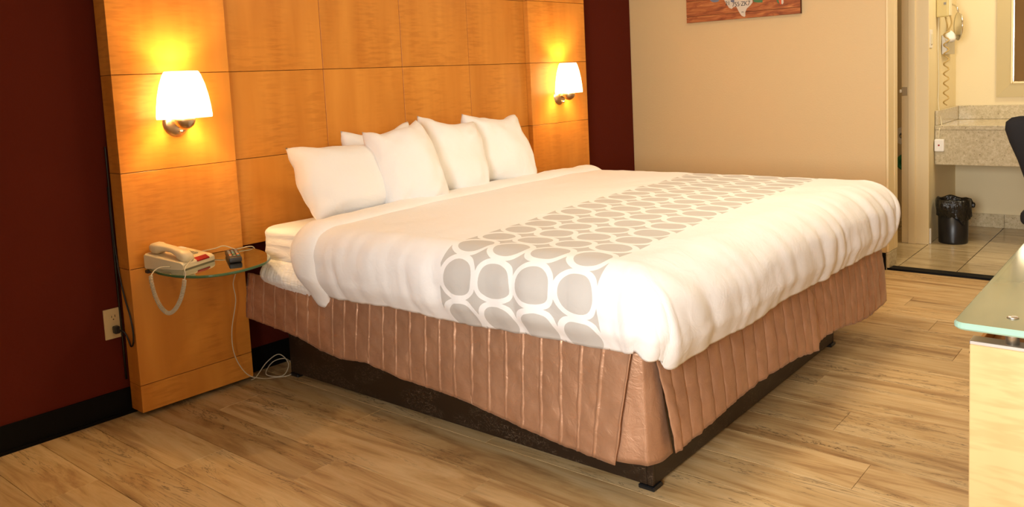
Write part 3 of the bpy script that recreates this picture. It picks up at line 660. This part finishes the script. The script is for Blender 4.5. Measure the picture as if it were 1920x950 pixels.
# ---- duvet
OXL, OXR, OYF = XL - .036, XR + .022, YFt - .075
RS, RF = .085, .13                     # edge radius at the sides and at the foot
LS, LFt = RS * PI / 2 + .137, RF * PI / 2 + .125
FX0, FX1, FY1 = OXL + RS, OXR - RS, OYF + RF
HEAD = -.55
def ztop(x, y):
    u = (x - FX0) / (FX1 - FX0)
    return .668 + .010 * math.sin(PI * max(0, min(1, u))) + .005 * nz(x * 2.3, y * 2.3, 1.7) + .0035 * nz(x * 6 + y * 3, y * 9, 5.5) + .006 * max(0, .22 - abs(nz(x * 1.7 + y * .8, y * 6.5 - x * 1.2, 3.3))) * 3 * max(0, nz(x * 1.3, y * 1.3, 8.8) + .2)
def drape(a, b, off=0.0, bumps=True):
    """flat cloth coords: a = x from the left outer fold line, b = -y"""
    exx = (FX0 - a) if a < FX0 else (a - FX1 if a > FX1 else 0.0); sx = -1 if a < FX0 else 1
    yy = -b; eyy = max(0.0, FY1 - yy)
    cx = min(max(a, FX0), FX1); cy = max(yy, FY1)
    if exx <= 0 and eyy <= 0:
        z = ztop(a, yy)
        return Vector((a, yy, z + off))
    tx, ty = exx / LS, eyy / LFt
    if tx >= ty: t = tx; phi = (PI / 4) * (ty / tx)
    else: t = ty; phi = PI / 2 - (PI / 4) * (tx / ty)
    k = phi / (PI / 2); rr = RS + (RF - RS) * k; LL = LS + (LFt - LS) * k
    cornerness = math.sin(2 * phi); e = t * LL * (1 - .10 * cornerness + .035 * cornerness * math.sin(phi * 9)) * (1 - .05 * max(0, (-yy - 1.2)) * (1 - k))
    d = Vector((sx * math.cos(phi), -math.sin(phi), 0))
    th = e / rr
    if th < PI / 2: h, dr = rr * math.sin(th), rr * (1 - math.cos(th)); nv = (math.sin(th), math.cos(th))
    else: h, dr = rr, rr + (e - rr * PI / 2); nv = (1.0, 0.0)
    bul = .016 * math.sin(PI * min(1, t)) + 0.020 * cornerness * t
    tuck = -.028 * max(0, t - .78) / .22
    if bumps:
        per = (cx - FX0) - (cy - FY1) + phi * .28
        ph_ = per - (.13 * k + .03) * t; f1 = nz(ph_ * 15, t * .9, 2.0); f2 = nz(ph_ * 34, t * 1.1, 7.0)
        gate = .35 + .9 * max(0, nz(per * 3.1, 6.6) + .25)
        amp = (.014 + .006 * k) * (1 - .35 * cornerness) * gate * math.sin(min(1, t * 1.25) * PI * .62)
        bul += amp * (f1 + .55 * f2) + .004 * nz(per * 8, t * 6, 4)
    h += (bul + tuck) * nv[0] + off * nv[0]; z0 = ztop(cx, cy)
    z = z0 - dr + (bul) * nv[1] * .5 + off * nv[1]
    z += .008 * t * t * nz(phi * 2 + (cx + yy) * 3, 8.0) * 1.2
    hx = h; hy = h
    sq = .62
    return Vector((cx + (1 if d.x > 0 else -1) * abs(d.x) ** sq * hx, cy - abs(d.y) ** sq * hy, z))
def axis(a0, a1, brk, fine, coarse):
    out = [a0]; 
    while out[-1] < a1 - 1e-6:
        x = out[-1]; out.append(min(a1, x + (fine if any(l <= x <= r for l, r in brk) else coarse)))
    return out
As = axis(FX0 - LS, FX1 + LS, [(FX0 - LS, FX0 + .02), (FX1 - .02, FX1 + LS)], .009, .018)
Bs = axis(-HEAD, -FY1 + LFt, [(-FY1 - .02, 9)], .009, .016)
V, F, UV = [], [], []
for b_ in Bs:
    for a_ in As:
        slant = .045 * (a_ - FX0) * max(0, 1 - (b_ + HEAD) / .9)
        p = drape(a_, b_ - slant); V.append(S(*p)); UV.append((a_ - OXL, b_))
na = len(As)
for i in range(len(Bs) - 1):
    for j in range(na - 1): F.append([i * na + j, i * na + j + 1, (i + 1) * na + j + 1, (i + 1) * na + j])
dv = thing('duvet', S(2.83, -1.2, .45), 'white duvet with a grey band of ringed ovals, turned down at the head', 'duvet')
o = obj('cover', (V, F), 'duvet', dv, True)
uvl = o.data.uv_layers.new(name='flat')
for lp in o.data.loops: uvl.data[lp.index].uv = UV[lp.vertex_index]
mo = o.modifiers.new('s', 'SOLIDIFY'); mo.thickness = .018; mo.offset = 1 if o.data.polygons[0].normal.z < 0 else -1
# turned-down roll along the head edge
V, F = [], []; NR = 22
def aslant(a): return .045 * (a - FX0)
LSr = LS + .055
As2 = axis(FX0 - LSr, FX1 + LSr, [(FX0 - LSr, FX0 + .05), (FX1 - .05, FX1 + LSr)], .010, .02)
for a_ in As2:
    for j in range(NR):
        q = 2 * PI * j / NR; wob = .006 * nz(a_ * 6, 3.3) + .003 * nz(a_ * 15, q)
        over = max(0, (FX0 - LS * .5 - a_)) / LSr + max(0, a_ - FX1 - LS * .5) / LSr
        hw = .070 * (1 - .75 * over ** 1.2) ; ht = .029 + .005 * nz(a_ * 5, 1) + .004 * nz(a_ * 22, q * .8, 6)
        bc = .585 + wob + .02 * over
        p = drape(a_, bc - aslant(a_) + hw * math.cos(q), .012 + ht * math.sin(q) * (1 if math.sin(q) > 0 else .4), False)
        V.append(S(*p))
n2 = len(As2)
for i in range(n2 - 1):
    for j in range(NR): F.append([i * NR + j, i * NR + (j + 1) % NR, (i + 1) * NR + (j + 1) % NR, (i + 1) * NR + j])
F.append(list(range(NR))[::-1]); F.append([(n2 - 1) * NR + j for j in range(NR)])
obj('turned_down_edge', fix((V, F)), 'duvetplain', dv, True)

# ---- pillows
def pillow(s, d, zb, w, h, th, lean, yaw, roll, seed, label, taper=-.045):
    """standing pillow: bottom centre at (s,d,zb), leaning back by `lean`, turned by `yaw`"""
    NU, NV = 33, 29; V, F = [], []
    def surf(u, v, side):
        e = max(0.0, (1 - abs(u) ** 2.6)) ** .5 * max(0.0, (1 - abs(v) ** 2.6)) ** .5
        ear = max(0, abs(u) - .6) * max(0, abs(v) - .6) / .16
        px = u * w / 2 * (.96 + .05 * (1 - v * v) - .085 * abs(v) ** 5 * (1 - .0 * ear) + .12 * ear) * (1 + taper * v)
        pz = v * h / 2 * (.96 + .05 * (1 - u * u) * (.2 if v > 0 else 1) - .085 * abs(u) ** 5 + .14 * ear) - (.030 * (1 - u * u) if v > 0 else 0) * v
        px += .016 * nz(seed * 3 + v * 1.1, u * .6, 1.0); pz += .016 * nz(seed * 5 + u * 1.3, v * .6, 2.0)
        cr = .012 * nz(u * 1.5 + seed, v * 1.5, side * 3.0) + .008 * nz(u * 3.4 + seed, v * 3.2, side * 5 + 1) * (abs(u) + abs(v)) * .8
        for (qu, qv) in ((-1, 1), (1, 1), (-1, -1), (1, -1)):
            dx_, dy_ = u - qu, v - qv; rr_ = math.hypot(dx_, dy_); aa_ = math.atan2(dy_, dx_)
            cr += .011 * nz(aa_ * 4.2 + seed * 2 + qu, rr_ * .7, qv * 3 + seed) * math.exp(-((rr_ - .38) / .36) ** 2)
        py = side * (th / 2 * e ** .8) + cr * e ** .3 + .02 * nz(seed, u * .8, v * .8)
        if v < -.6: pz += .015 * (abs(v) - .6)
        return px, py, pz
    def place(px, py, pz):
        q = Matrix.Rotation(roll, 3, 'Y') @ Vector((px, py, pz)); q = Vector((q.x, q.y, q.z + h / 2))
        q = Matrix.Rotation(-lean, 3, 'X') @ q          # local +y = towards the headboard
        q = Matrix.Rotation(yaw, 3, 'Z') @ q
        return W(s + q.x, d - q.y, zb + q.z)
    idx = {}
    for side in (1, -1):
        for i in range(NU):
            for j in range(NV):
                u, v = math.sin((i / (NU - 1) - .5) * PI), math.sin((j / (NV - 1) - .5) * PI)
                u = .5 * u + .5 * (2 * i / (NU - 1) - 1); v = .5 * v + .5 * (2 * j / (NV - 1) - 1)
                if side == -1 and (i in (0, NU - 1) or j in (0, NV - 1)): idx[side, i, j] = idx[1, i, j]; continue
                idx[side, i, j] = len(V); V.append(place(*surf(u, v, side)))
        for i in range(NU - 1):
            for j in range(NV - 1): F.append([idx[side, i, j], idx[side, i + 1, j], idx[side, i + 1, j + 1], idx[side, i, j + 1]])
    return obj('pillow', fix((V, F)), 'pillow', None, True, label=label, cat='pillow', group='pillows against the headboard')
ZP = .662
pillow(1.145, .435, ZP, .50, .35, .21, .62, -.08, .02, 1.3, 'leftmost wide white pillow nearest the telephone shelf', .05)
pillow(1.32, .53, ZP + .012, .285, .385, .20, .46, -.30, -.14, 4.1, 'white pillow second from the left, overlapping the leftmost one', -.06)
pillow(1.655, .475, ZP + .012, .32, .375, .18, .42, -.20, .16, 7.7, 'white pillow third from the left with a pointed upper corner', -.08)
pillow(2.02, .435, ZP + .012, .375, .38, .19, .38, -.12, .11, 9.2, 'rightmost white pillow nearest the right wall sconce', -.06)
pillow(1.455, .20, ZP, .42, .345, .11, .16, 0, -.03, 12.4, 'white pillow mostly hidden behind the second and third pillows')
pillow(2.10, .20, ZP, .55, .31, .11, .16, 0, .02, 15.8, 'white pillow mostly hidden behind the two pillows on the right')

# ================================================================== PICTURE
pt = thing('canvas_picture', (XW - .02, -.914, 1.498), 'canvas picture of a licence plate map on wood planks on the beige wall', 'picture')
PY0, PY1, PZ0 = -.543, -1.285, 1.498
for i, (z0, z1) in enumerate(((0, .0365), (.039, .134), (.1365, .234), (.2365, .334), (.3365, .434), (.4365, .5))):
    tl = -.006 if i == 0 else 0
    obj('plank_print', fix(tf(box(XW - .032, XW - .0295, PY1, PY0, PZ0 + z0, PZ0 + z1, .0004, 1), lambda x, y, z: (x, y, z))), 'canvas', pt)
obj('canvas_back', box(XW - .029, XW - .0015, PY1 + .001, PY0 - .001, PZ0 + .001, PZ0 + .499), 'dark', pt)
xp = XW - .0322
def flat(poly, mat, name, d=.0): return obj(name, prism(poly, xp - .0012 - d, xp - d, lambda a, b, c: (c, a, b)), mat, pt)
flat([(-.80, 1.66), (-.805, 1.623), (-.819, 1.599), (-.838, 1.57), (-.855, 1.562), (-.867, 1.572), (-.886, 1.573), (-.904, 1.538), (-.918, 1.516), (-.937, 1.506), (-.944, 1.51), (-.944, 1.534), (-.954, 1.555), (-.98, 1.575), (-.992, 1.589), (-.992, 1.66), (-.93, 1.665), (-.925, 1.72), (-.86, 1.72), (-.855, 1.66)], 'plate', 'plate_patch')
flat([(-1.140, 1.61), (-1.142, 1.59), (-1.149, 1.572), (-1.158, 1.566), (-1.163, 1.61)], 'greenink', 'plate_patch')
flat([(-1.158, 1.612), (-1.156, 1.58), (-1.165, 1.561), (-1.173, 1.56), (-1.172, 1.612)], 'redink', 'plate_patch', .0004)
flat([(-1.170, 1.612), (-1.172, 1.565), (-1.180, 1.560), (-1.186, 1.57), (-1.182, 1.612)], 'plate', 'plate_patch', .0002)
flat([(-.700, 1.70), (-.712, 1.627), (-.725, 1.617), (-.741, 1.613), (-.760, 1.614), (-.771, 1.619), (-.775, 1.70)], 'plateblue', 'plate_patch')
flat([(-.995, 1.66), (-.998, 1.592), (-1.02, 1.586), (-1.055, 1.583), (-1.06, 1.66)], 'greenink', 'plate_patch')
for (y0, y1, z0, z1, mm) in ((-.60, -.69, 1.65, 1.86, 'plate'), (-.70, -.79, 1.72, 1.90, 'redink'), (-.80, -.92, 1.73, 1.91, 'blueink'), (-.935, -1.04, 1.67, 1.88, 'plate'), (-1.05, -1.13, 1.62, 1.85, 'redink'), (-1.14, -1.24, 1.65, 1.9, 'plateblue')):
    flat([(y0, z0), (y1, z0 + .01), (y1, z1), (y0, z1 - .01)], mm, 'plate_patch')
def text(s_, y, z, h, mat, name='lettering', w=1.0, rot=0.0):
    cu = bpy.data.curves.new(name, 'FONT'); cu.body = s_; cu.size = h / .69; cu.extrude = .0004; cu.space_character = .92
    ob = bpy.data.objects.new(name, cu); COL.objects.link(ob); bpy.context.view_layer.update()
    me = bpy.data.meshes.new_from_object(ob.evaluated_get(bpy.context.evaluated_depsgraph_get())); COL.objects.unlink(ob); bpy.data.objects.remove(ob)
    me.name = name; me.materials.clear(); me.materials.append(M[mat])
    for v in me.vertices: v.co = Vector((-v.co.z, -v.co.x * w, v.co.y))
    o = bpy.data.objects.new(name, me); COL.objects.link(o); o.parent = pt; o.location = Vector((xp - .0018, y, z)) - Vector(pt.location); o.rotation_euler = (rot, 0, 0)
    return o
text('755\u00b7ZK7', -.858, 1.5745, .027, 'ink', w=.92)
text('21', -.813, 1.587, .024, 'ink')
text('TEXAS', -.893, 1.612, .012, 'redink')
text('1836', -.918, 1.534, .006, 'ink')
flat([(-.851, 1.606), (-.874, 1.604), (-.874, 1.613), (-.851, 1.615)], 'blueink', 'sticker_print', .0014)

# ================================================================== VANITY ALCOVE
ZV = .760; XV = 5.90
vn = thing('vanity_counter', (6.2, -2.7, .5), 'speckled granite vanity counter with deep apron and backsplash', 'vanity')
obj('apron', box(XV, XV + .03, YF_ + .005, YA - .003, .503, ZV - .0305, .003, 2), 'granite', vn)
obj('countertop', box(XV - .003, XB - .001, YF_ + .005, YA - .003, ZV - .03, ZV, .004, 2), 'granite', vn)
obj('backsplash', box(XB - .022, XB - .001, YF_ + .005, YA - .023, ZV + .0005, .856, .003, 2), 'granite', vn)
obj('side_splash', box(XV + .006, XB - .001, YA - .0225, YA - .003, ZV + .0005, .856, .003, 2), 'granite', vn)
mr = thing('vanity_mirror', (XB - .02, -2.6, .909), 'wide wall mirror in a champagne frame above the granite counter', 'mirror')
MY0, MZ0, MY1, MZ1 = -2.041, .909, -3.2, 2.0
fw = .085
def fbar(p): return fix(p)
def framebar(y0, z0, y1, z1, iy0, iz0, iy1, iz1):
    f, g = XB - .001, XB - .034
    return fix(([(f, y0, z0), (f, y1, z1), (f, iy1, iz1), (f, iy0, iz0), (g + .016, y0, z0), (g + .016, y1, z1), (g, iy1, iz1), (g, iy0, iz0)], [[0, 1, 2, 3], [4, 5, 6, 7], [0, 1, 5, 4], [1, 2, 6, 5], [2, 3, 7, 6], [3, 0, 4, 7]]))
iy0, iy1, iz0, iz1 = MY0 - fw, MY1 + fw, MZ0 + fw + .006, MZ1 - fw
for (a, b_, c_, d_) in (((MY0, MZ0), (MY0, MZ1), (iy0, iz0), (iy0, iz1)), ((MY0, MZ0), (MY1, MZ0), (iy0, iz0), (iy1, iz0)), ((MY1, MZ0), (MY1, MZ1), (iy1, iz0), (iy1, iz1)), ((MY0, MZ1), (MY1, MZ1), (iy0, iz1), (iy1, iz1))):
    obj('frame_bar', framebar(*a, *b_, *c_, *d_), 'frame', mr)
l_ = .014
obj('inner_lip', merge(box(XB - .04, XB - .012, iy0 - l_, iy0 - .0005, iz0, iz1, .003, 2), box(XB - .04, XB - .012, iy1, iy0 - l_, iz0, iz0 + l_, .003, 2)), 'gilt', mr)
obj('pane', box(XB - .014, XB - .010, iy1, iy0 - .012, iz0 + .012, iz1), 'mirror', mr)

def hdw(x, y, z): return (x, YA - y, z)
dr = thing('hair_dryer', (6.08, YA, 1.455), 'yellowed wall mounted hair dryer with hanging coiled cord', 'hair dryer')
obj('wall_cradle', box(5.93, 5.952, YA - .072, YA - .001, 1.457, 1.80, .008, 3), 'dryer', dr)
obj('side_cover', box(5.9525, 6.022, YA - .076, YA - .001, 1.462, 1.80, .008, 3), 'dryer2', dr)
obj('badge', box(5.9275, 5.9298, YA - .060, YA - .046, 1.535, 1.55, .0005, 1), 'greywhite', dr)
cp_ = catmull([hdw(5.975, .045, 1.463), hdw(5.975, .055, 1.42), hdw(5.99, .055, 1.385), hdw(5.985, .05, 1.34), hdw(5.985, .05, 1.25), hdw(5.985, .05, 1.10), hdw(5.985, .05, .97), hdw(5.985, .05, .885)], 10)
obj('coiled_cord', merge(tube(cp_[:25], .005, 6), coil(cp_[24:], .015, .062, .0045, per=14, k=6)), 'dryercord', dr, True)
obj('cord_loop', tube(catmull([hdw(6.0, .07, 1.465), hdw(6.0, .078, 1.42), hdw(5.99, .07, 1.39), hdw(5.985, .055, 1.36)], 8), .005, 6), 'dryercord', dr, True)
obj('supply_cord', tube(catmull([hdw(5.955, .012, 1.46), hdw(5.957, .008, 1.30), hdw(5.975, .008, 1.05), hdw(5.965, .008, .90), hdw(5.955, .03, .76), hdw(5.895, .032, .74), hdw(5.888, .028, .68)], 8), .0035, 6), 'dryer2', dr, True)
pg = obj('safety_plug', box(5.868, 5.8965, YA - .062, YA - .006, .592, .672, .006, 2), 'paper', dr)
obj('reset_button', box(5.866, 5.868, YA - .038, YA - .028, .628, .638, .0006, 1), 'redlens', pg)
sw = thing('light_switch', (5.785, YA, 1.26), 'almond light switch plate on the alcove wall', 'switch')
obj('cover_plate', box(5.752, 5.822, YA - .006, YA - .0005, 1.262, 1.378, .002, 2), 'white', sw)
obj('rocker', box(5.778, 5.808, YA - .0125, YA - .0062, 1.285, 1.352, .002, 1), 'dryer2', sw)
tb = thing('tissue_dispenser', (6.2, YA, 1.215), 'steel wall tissue dispenser with a white tissue pulled out', 'dispenser')
obj('case', box(6.08, 6.31, YA - .034, YA - .001, 1.217, 1.345, .003, 2), 'tissuebox', tb)
ts_ = lathe((6.11, YA - .048, 1.315), [(0, .055), (.02, .052), (.045, .035), (.055, .01), (.05, -.01), (.03, -.018), (0, -.02)], 18, sx=1.0, sy=.6)
obj('tissue', tf(ts_, lambda x, y, z: (x + .02 * nz(x * 30, y * 30, z * 30), y + .008 * nz(z * 40, x * 20), z + .012 * nz(x * 25, z * 30, 4))), 'paper', tb, True)
mm_ = thing('makeup_mirror', (6.2, YA, 1.40), 'round chrome makeup mirror on a folding arm beside the hair dryer', 'mirror')
mc = Vector((6.17, YA - .082, 1.40)); nd_ = Vector((.45, -.89, .0)).normalized(); sx_ = Vector((0, 0, 1)); sy_ = nd_.cross(sx_)
obj('rim', lathe(mc, [(.088, -.006), (.093, -.004), (.095, 0), (.093, .004), (.088, .006), (.085, 0), (.088, -.006)], 40, ax=(sx_, sy_, nd_)), 'chrome', mm_, True)
obj('pane', lathe(mc, [(0, .003), (.088, .003), (.088, -.003), (0, -.003)], 40, ax=(sx_, sy_, nd_)), 'mirror', mm_)
obj('arm', tube(catmull([mc + sx_ * .096, mc + Vector((.0, .01, .125)), Vector((6.22, YA - .05, 1.54)), Vector((6.30, YA - .006, 1.56))], 6), .006, 8), 'chrome', mm_, True)
obj('wall_flange', lathe((6.30, YA - .001, 1.56), [(0, .014), (.02, .012), (.026, 0)], 20, ax=(Vector((1, 0, 0)), Vector((0, 0, 1)), Vector((0, -1, 0)))), 'chrome', mm_, True)

# waste bin
BX, BY = 5.875, -1.905
wb = thing('waste_bin', (BX, BY, .0015), 'small black waste bin lined with a black bag under the vanity', 'bin')
obj('bin_body', lathe((BX, BY, .0015), [(0, .002), (.082, .0), (.085, .004), (.086, .012), (.090, .275), (.087, .275), (.083, .012), (0, .010)], 40), 'black', wb, True)
V, F = [], []; NB = 64; rows = [(.080, .10), (.083, .22), (.084, .285), (.090, .292), (.100, .284), (.103, .262), (.103, .235), (.100, .205), (.097, .18)]
for i in range(NB):
    q = 2 * PI * i / NB
    dip = .055 * math.exp(-((q - 4.05) / .35) ** 2) - .0 ; ear = math.exp(-((q - 5.45) / .10) ** 2) + .55 * math.exp(-((q - 2.75) / .25) ** 2)
    for j, (r, h) in enumerate(rows):
        o_ = max(0, j - 3) / 5
        r2 = r + .006 * nz(math.cos(q) * 3, math.sin(q) * 3, h * 9) * o_ * 2.5 + .005 * math.sin(q * 13 + 3 * nz(q * 2)) * o_ + .035 * ear * (math.sin(PI * min(1, o_ * 1.1)))
        V.append((BX + r2 * math.cos(q), BY + r2 * math.sin(q), h - dip * o_ + .012 * nz(q * 2.2, 4.4) * o_ + .016 * (1 if j >= 2 else 0) * nz(math.cos(q) * 1.4, math.sin(q) * 1.4, 2.0)))
K = len(rows)
for i in range(NB):
    for j in range(K - 1): F.append([i * K + j, ((i + 1) % NB) * K + j, ((i + 1) % NB) * K + j + 1, i * K + j + 1])
obj('liner', fix((V, F)), 'bag', wb, True)
q = 5.45; p0 = Vector((BX + .10 * math.cos(q), BY + .10 * math.sin(q), .24))
obj('knot', tf(lathe(p0 + Vector((.03 * math.cos(q), .03 * math.sin(q), 0)), [(0, -.02), (.012, -.015), (.016, 0), (.012, .014), (0, .018)], 12), lambda x, y, z: (x + .006 * nz(x * 60, y * 60, z * 60), y, z + .006 * nz(y * 70, x * 50))), 'bag', wb, True)

# toilet room glimpsed through the gap
tr = thing('toilet_roll', (6.42, -1.42, .60), 'white toilet roll on the toilet room wall behind the jamb', 'toilet roll')
axr = (Vector((0, 1, 0)), Vector((0, 0, 1)), Vector((-1, 0, 0)))
obj('paper', lathe((6.45, -1.475, .652), [(.022, 0), (.062, 0), (.062, .10), (.022, .10), (.022, 0)], 32, ax=axr), 'paper', tr)
obj('holder_rod', tube([(XB - .001, -1.475, .652), (6.33, -1.475, .652)], .009, 10), 'chrome', tr)
gr = thing('green_plastic_ring', (6.40, -1.415, .39), 'round green plastic ring hanging below the toilet roll', 'plastic ring')
obj('ring', lathe((6.44, -1.475, .452), [(.030, 0), (.055, -.004), (.062, .02), (.055, .045), (.032, .045), (.026, .02), (.030, 0)], 28, ax=axr), 'greentoy', gr, True)
obj('hook', tube([(XB - .001, -1.475, .452), (6.40, -1.475, .452)], .012, 10), 'paper', gr)

# ================================================================== DESK WITH GLASS TOP
dk = thing('desk', (2.3, -3.15, 0), 'pale maple desk with a frosted glass top on metal standoffs', 'desk')
DX0, DX1, DY0, DY1 = 1.55, 3.05, -2.822, -3.42
obj('end_panel', box(DX0, DX0 + .03, DY1, DY0, .002, .708, .0015, 1), 'deskmaple', dk)
obj('end_panel', box(DX1 - .03, DX1, DY1, DY0, .002, .708, .0015, 1), 'deskmaple', dk)
obj('metal_edge', box(DX0 - .001, DX0 + .031, DY1, DY0, .7085, .7155, .001, 1), 'satinmetal', dk)
obj('metal_edge', box(DX1 - .031, DX1 + .001, DY1, DY0, .7085, .7155, .001, 1), 'satinmetal', dk)
obj('tray', box(DX0 + .032, DX1 - .032, DY1, DY0 - .01, .66, .678, .001, 1), 'maple', dk)
obj('front_rail', box(DX0 + .032, DX1 - .032, DY0 - .0095, DY0 - .002, .62, .70, .001, 1), 'maple', dk)
gx0, gx1, gy0, gy1 = 1.493, 3.11, -2.806, -3.44
def GZ(off, z): return [(gx0 + off, gy1 + off, z), (gx1 - off, gy1 + off, z), (gx1 - off, gy0 - off, z), (gx0 + off, gy0 - off, z)]
def rcorner(off, z, r=.02):
    P = []
    for (cx, cy, a0) in ((gx0 + r, gy1 + r, PI), (gx1 - r, gy1 + r, 1.5 * PI), (gx1 - r, gy0 - r, 0), (gx0 + r, gy0 - r, .5 * PI)):
        for i in range(6):
            a = a0 + PI / 2 * i / 5; P.append((cx + (r - off) * math.cos(a), cy + (r - off) * math.sin(a), z))
    return P
rg = [rcorner(.003, .748), rcorner(0, .751), rcorner(0, .757), rcorner(.003, .760)]; k = 24
V = [p for r_ in rg for p in r_]; F, I = [], []
for i in range(3):
    for j in range(k): F.append([i * k + j, i * k + (j + 1) % k, (i + 1) * k + (j + 1) % k, (i + 1) * k + j]); I.append(1)
F += [list(range(k))[::-1], [3 * k + j for j in range(k)]]; I += [0, 0]
obj('glass_top', (V, F, I), 'deskglass', dk, mats=['deskglass', 'deskedge'])
for x in (DX0 + .013, DX1 - .013):
    for y in (DY0 - .062, DY1 + .07):
        so = obj('standoff', lathe((x, y, .716), [(0, 0), (.0105, 0), (.0105, .0318), (0, .0318)], 20), 'satinmetal', dk, True)
        obj('cap', lathe((x, y, .7603), [(0, .003), (.007, .0025), (.0095, 0), (0, 0)], 20), 'satinmetal', so, True)
for z in (.69, .585):
    obj('screw', lathe((DX0 + .012, DY0 + .0003, z), [(0, .0025), (.003, .002), (.0045, 0)], 10, ax=(Vector((1, 0, 0)), Vector((0, 0, 1)), Vector((0, 1, 0)))), 'chrome', dk)

# ================================================================== BLACK CHAIR
ch = thing('desk_chair', (4.42, -2.76, 0), 'black upholstered chair with rounded back at the right edge', 'chair')
def backsec(z, hw, x, th):
    return [(x + th * math.sin(q) * (1 if math.sin(q) > 0 else 1), -2.70 + hw * (abs(math.cos(q)) ** .6) * (1 if math.cos(q) > 0 else -1), z) for q in [2 * PI * i / 28 for i in range(28)]]
obj('backrest', loft([backsec(z, hw, x, t) for z, hw, x, t in ((.52, .15, 4.35, .01), (.54, .165, 4.352, .03), (.62, .185, 4.345, .038), (.72, .215, 4.33, .04), (.80, .245, 4.315, .038), (.86, .262, 4.305, .034), (.895, .258, 4.30, .028), (.915, .235, 4.298, .018), (.922, .20, 4.297, .006))]), 'blackfabric', ch, True)
obj('seat', box(4.36, 4.80, -2.93, -2.49, .41, .485, .03, 4), 'blackfabric', ch, True)
obj('back_stem', box(4.36, 4.39, -2.735, -2.665, .38, .56, .006, 2), 'black', ch)
obj('gas_post', lathe((4.58, -2.71, .07), [(0, 0), (.025, 0), (.025, .18), (.016, .19), (.016, .34), (0, .34)], 16), 'black', ch, True)
for i in range(5):
    a = i * 2 * PI / 5 + .3
    lg = obj('base_leg', tube([(4.58 + .02 * math.cos(a), -2.71 + .02 * math.sin(a), .10), (4.58 + .28 * math.cos(a), -2.71 + .28 * math.sin(a), .07)], lambda t: .022 - .008 * t, 8), 'black', ch, True)
    obj('caster', lathe((4.58 + .28 * math.cos(a), -2.71 + .28 * math.sin(a), .027), [(0, -.018), (.022, -.018), (.026, 0), (.022, .018), (0, .018)], 14, ax=(Vector((math.cos(a), math.sin(a), 0)), Vector((0, 0, 1)), Vector((-math.sin(a), math.cos(a), 0)))), 'black', lg, True)
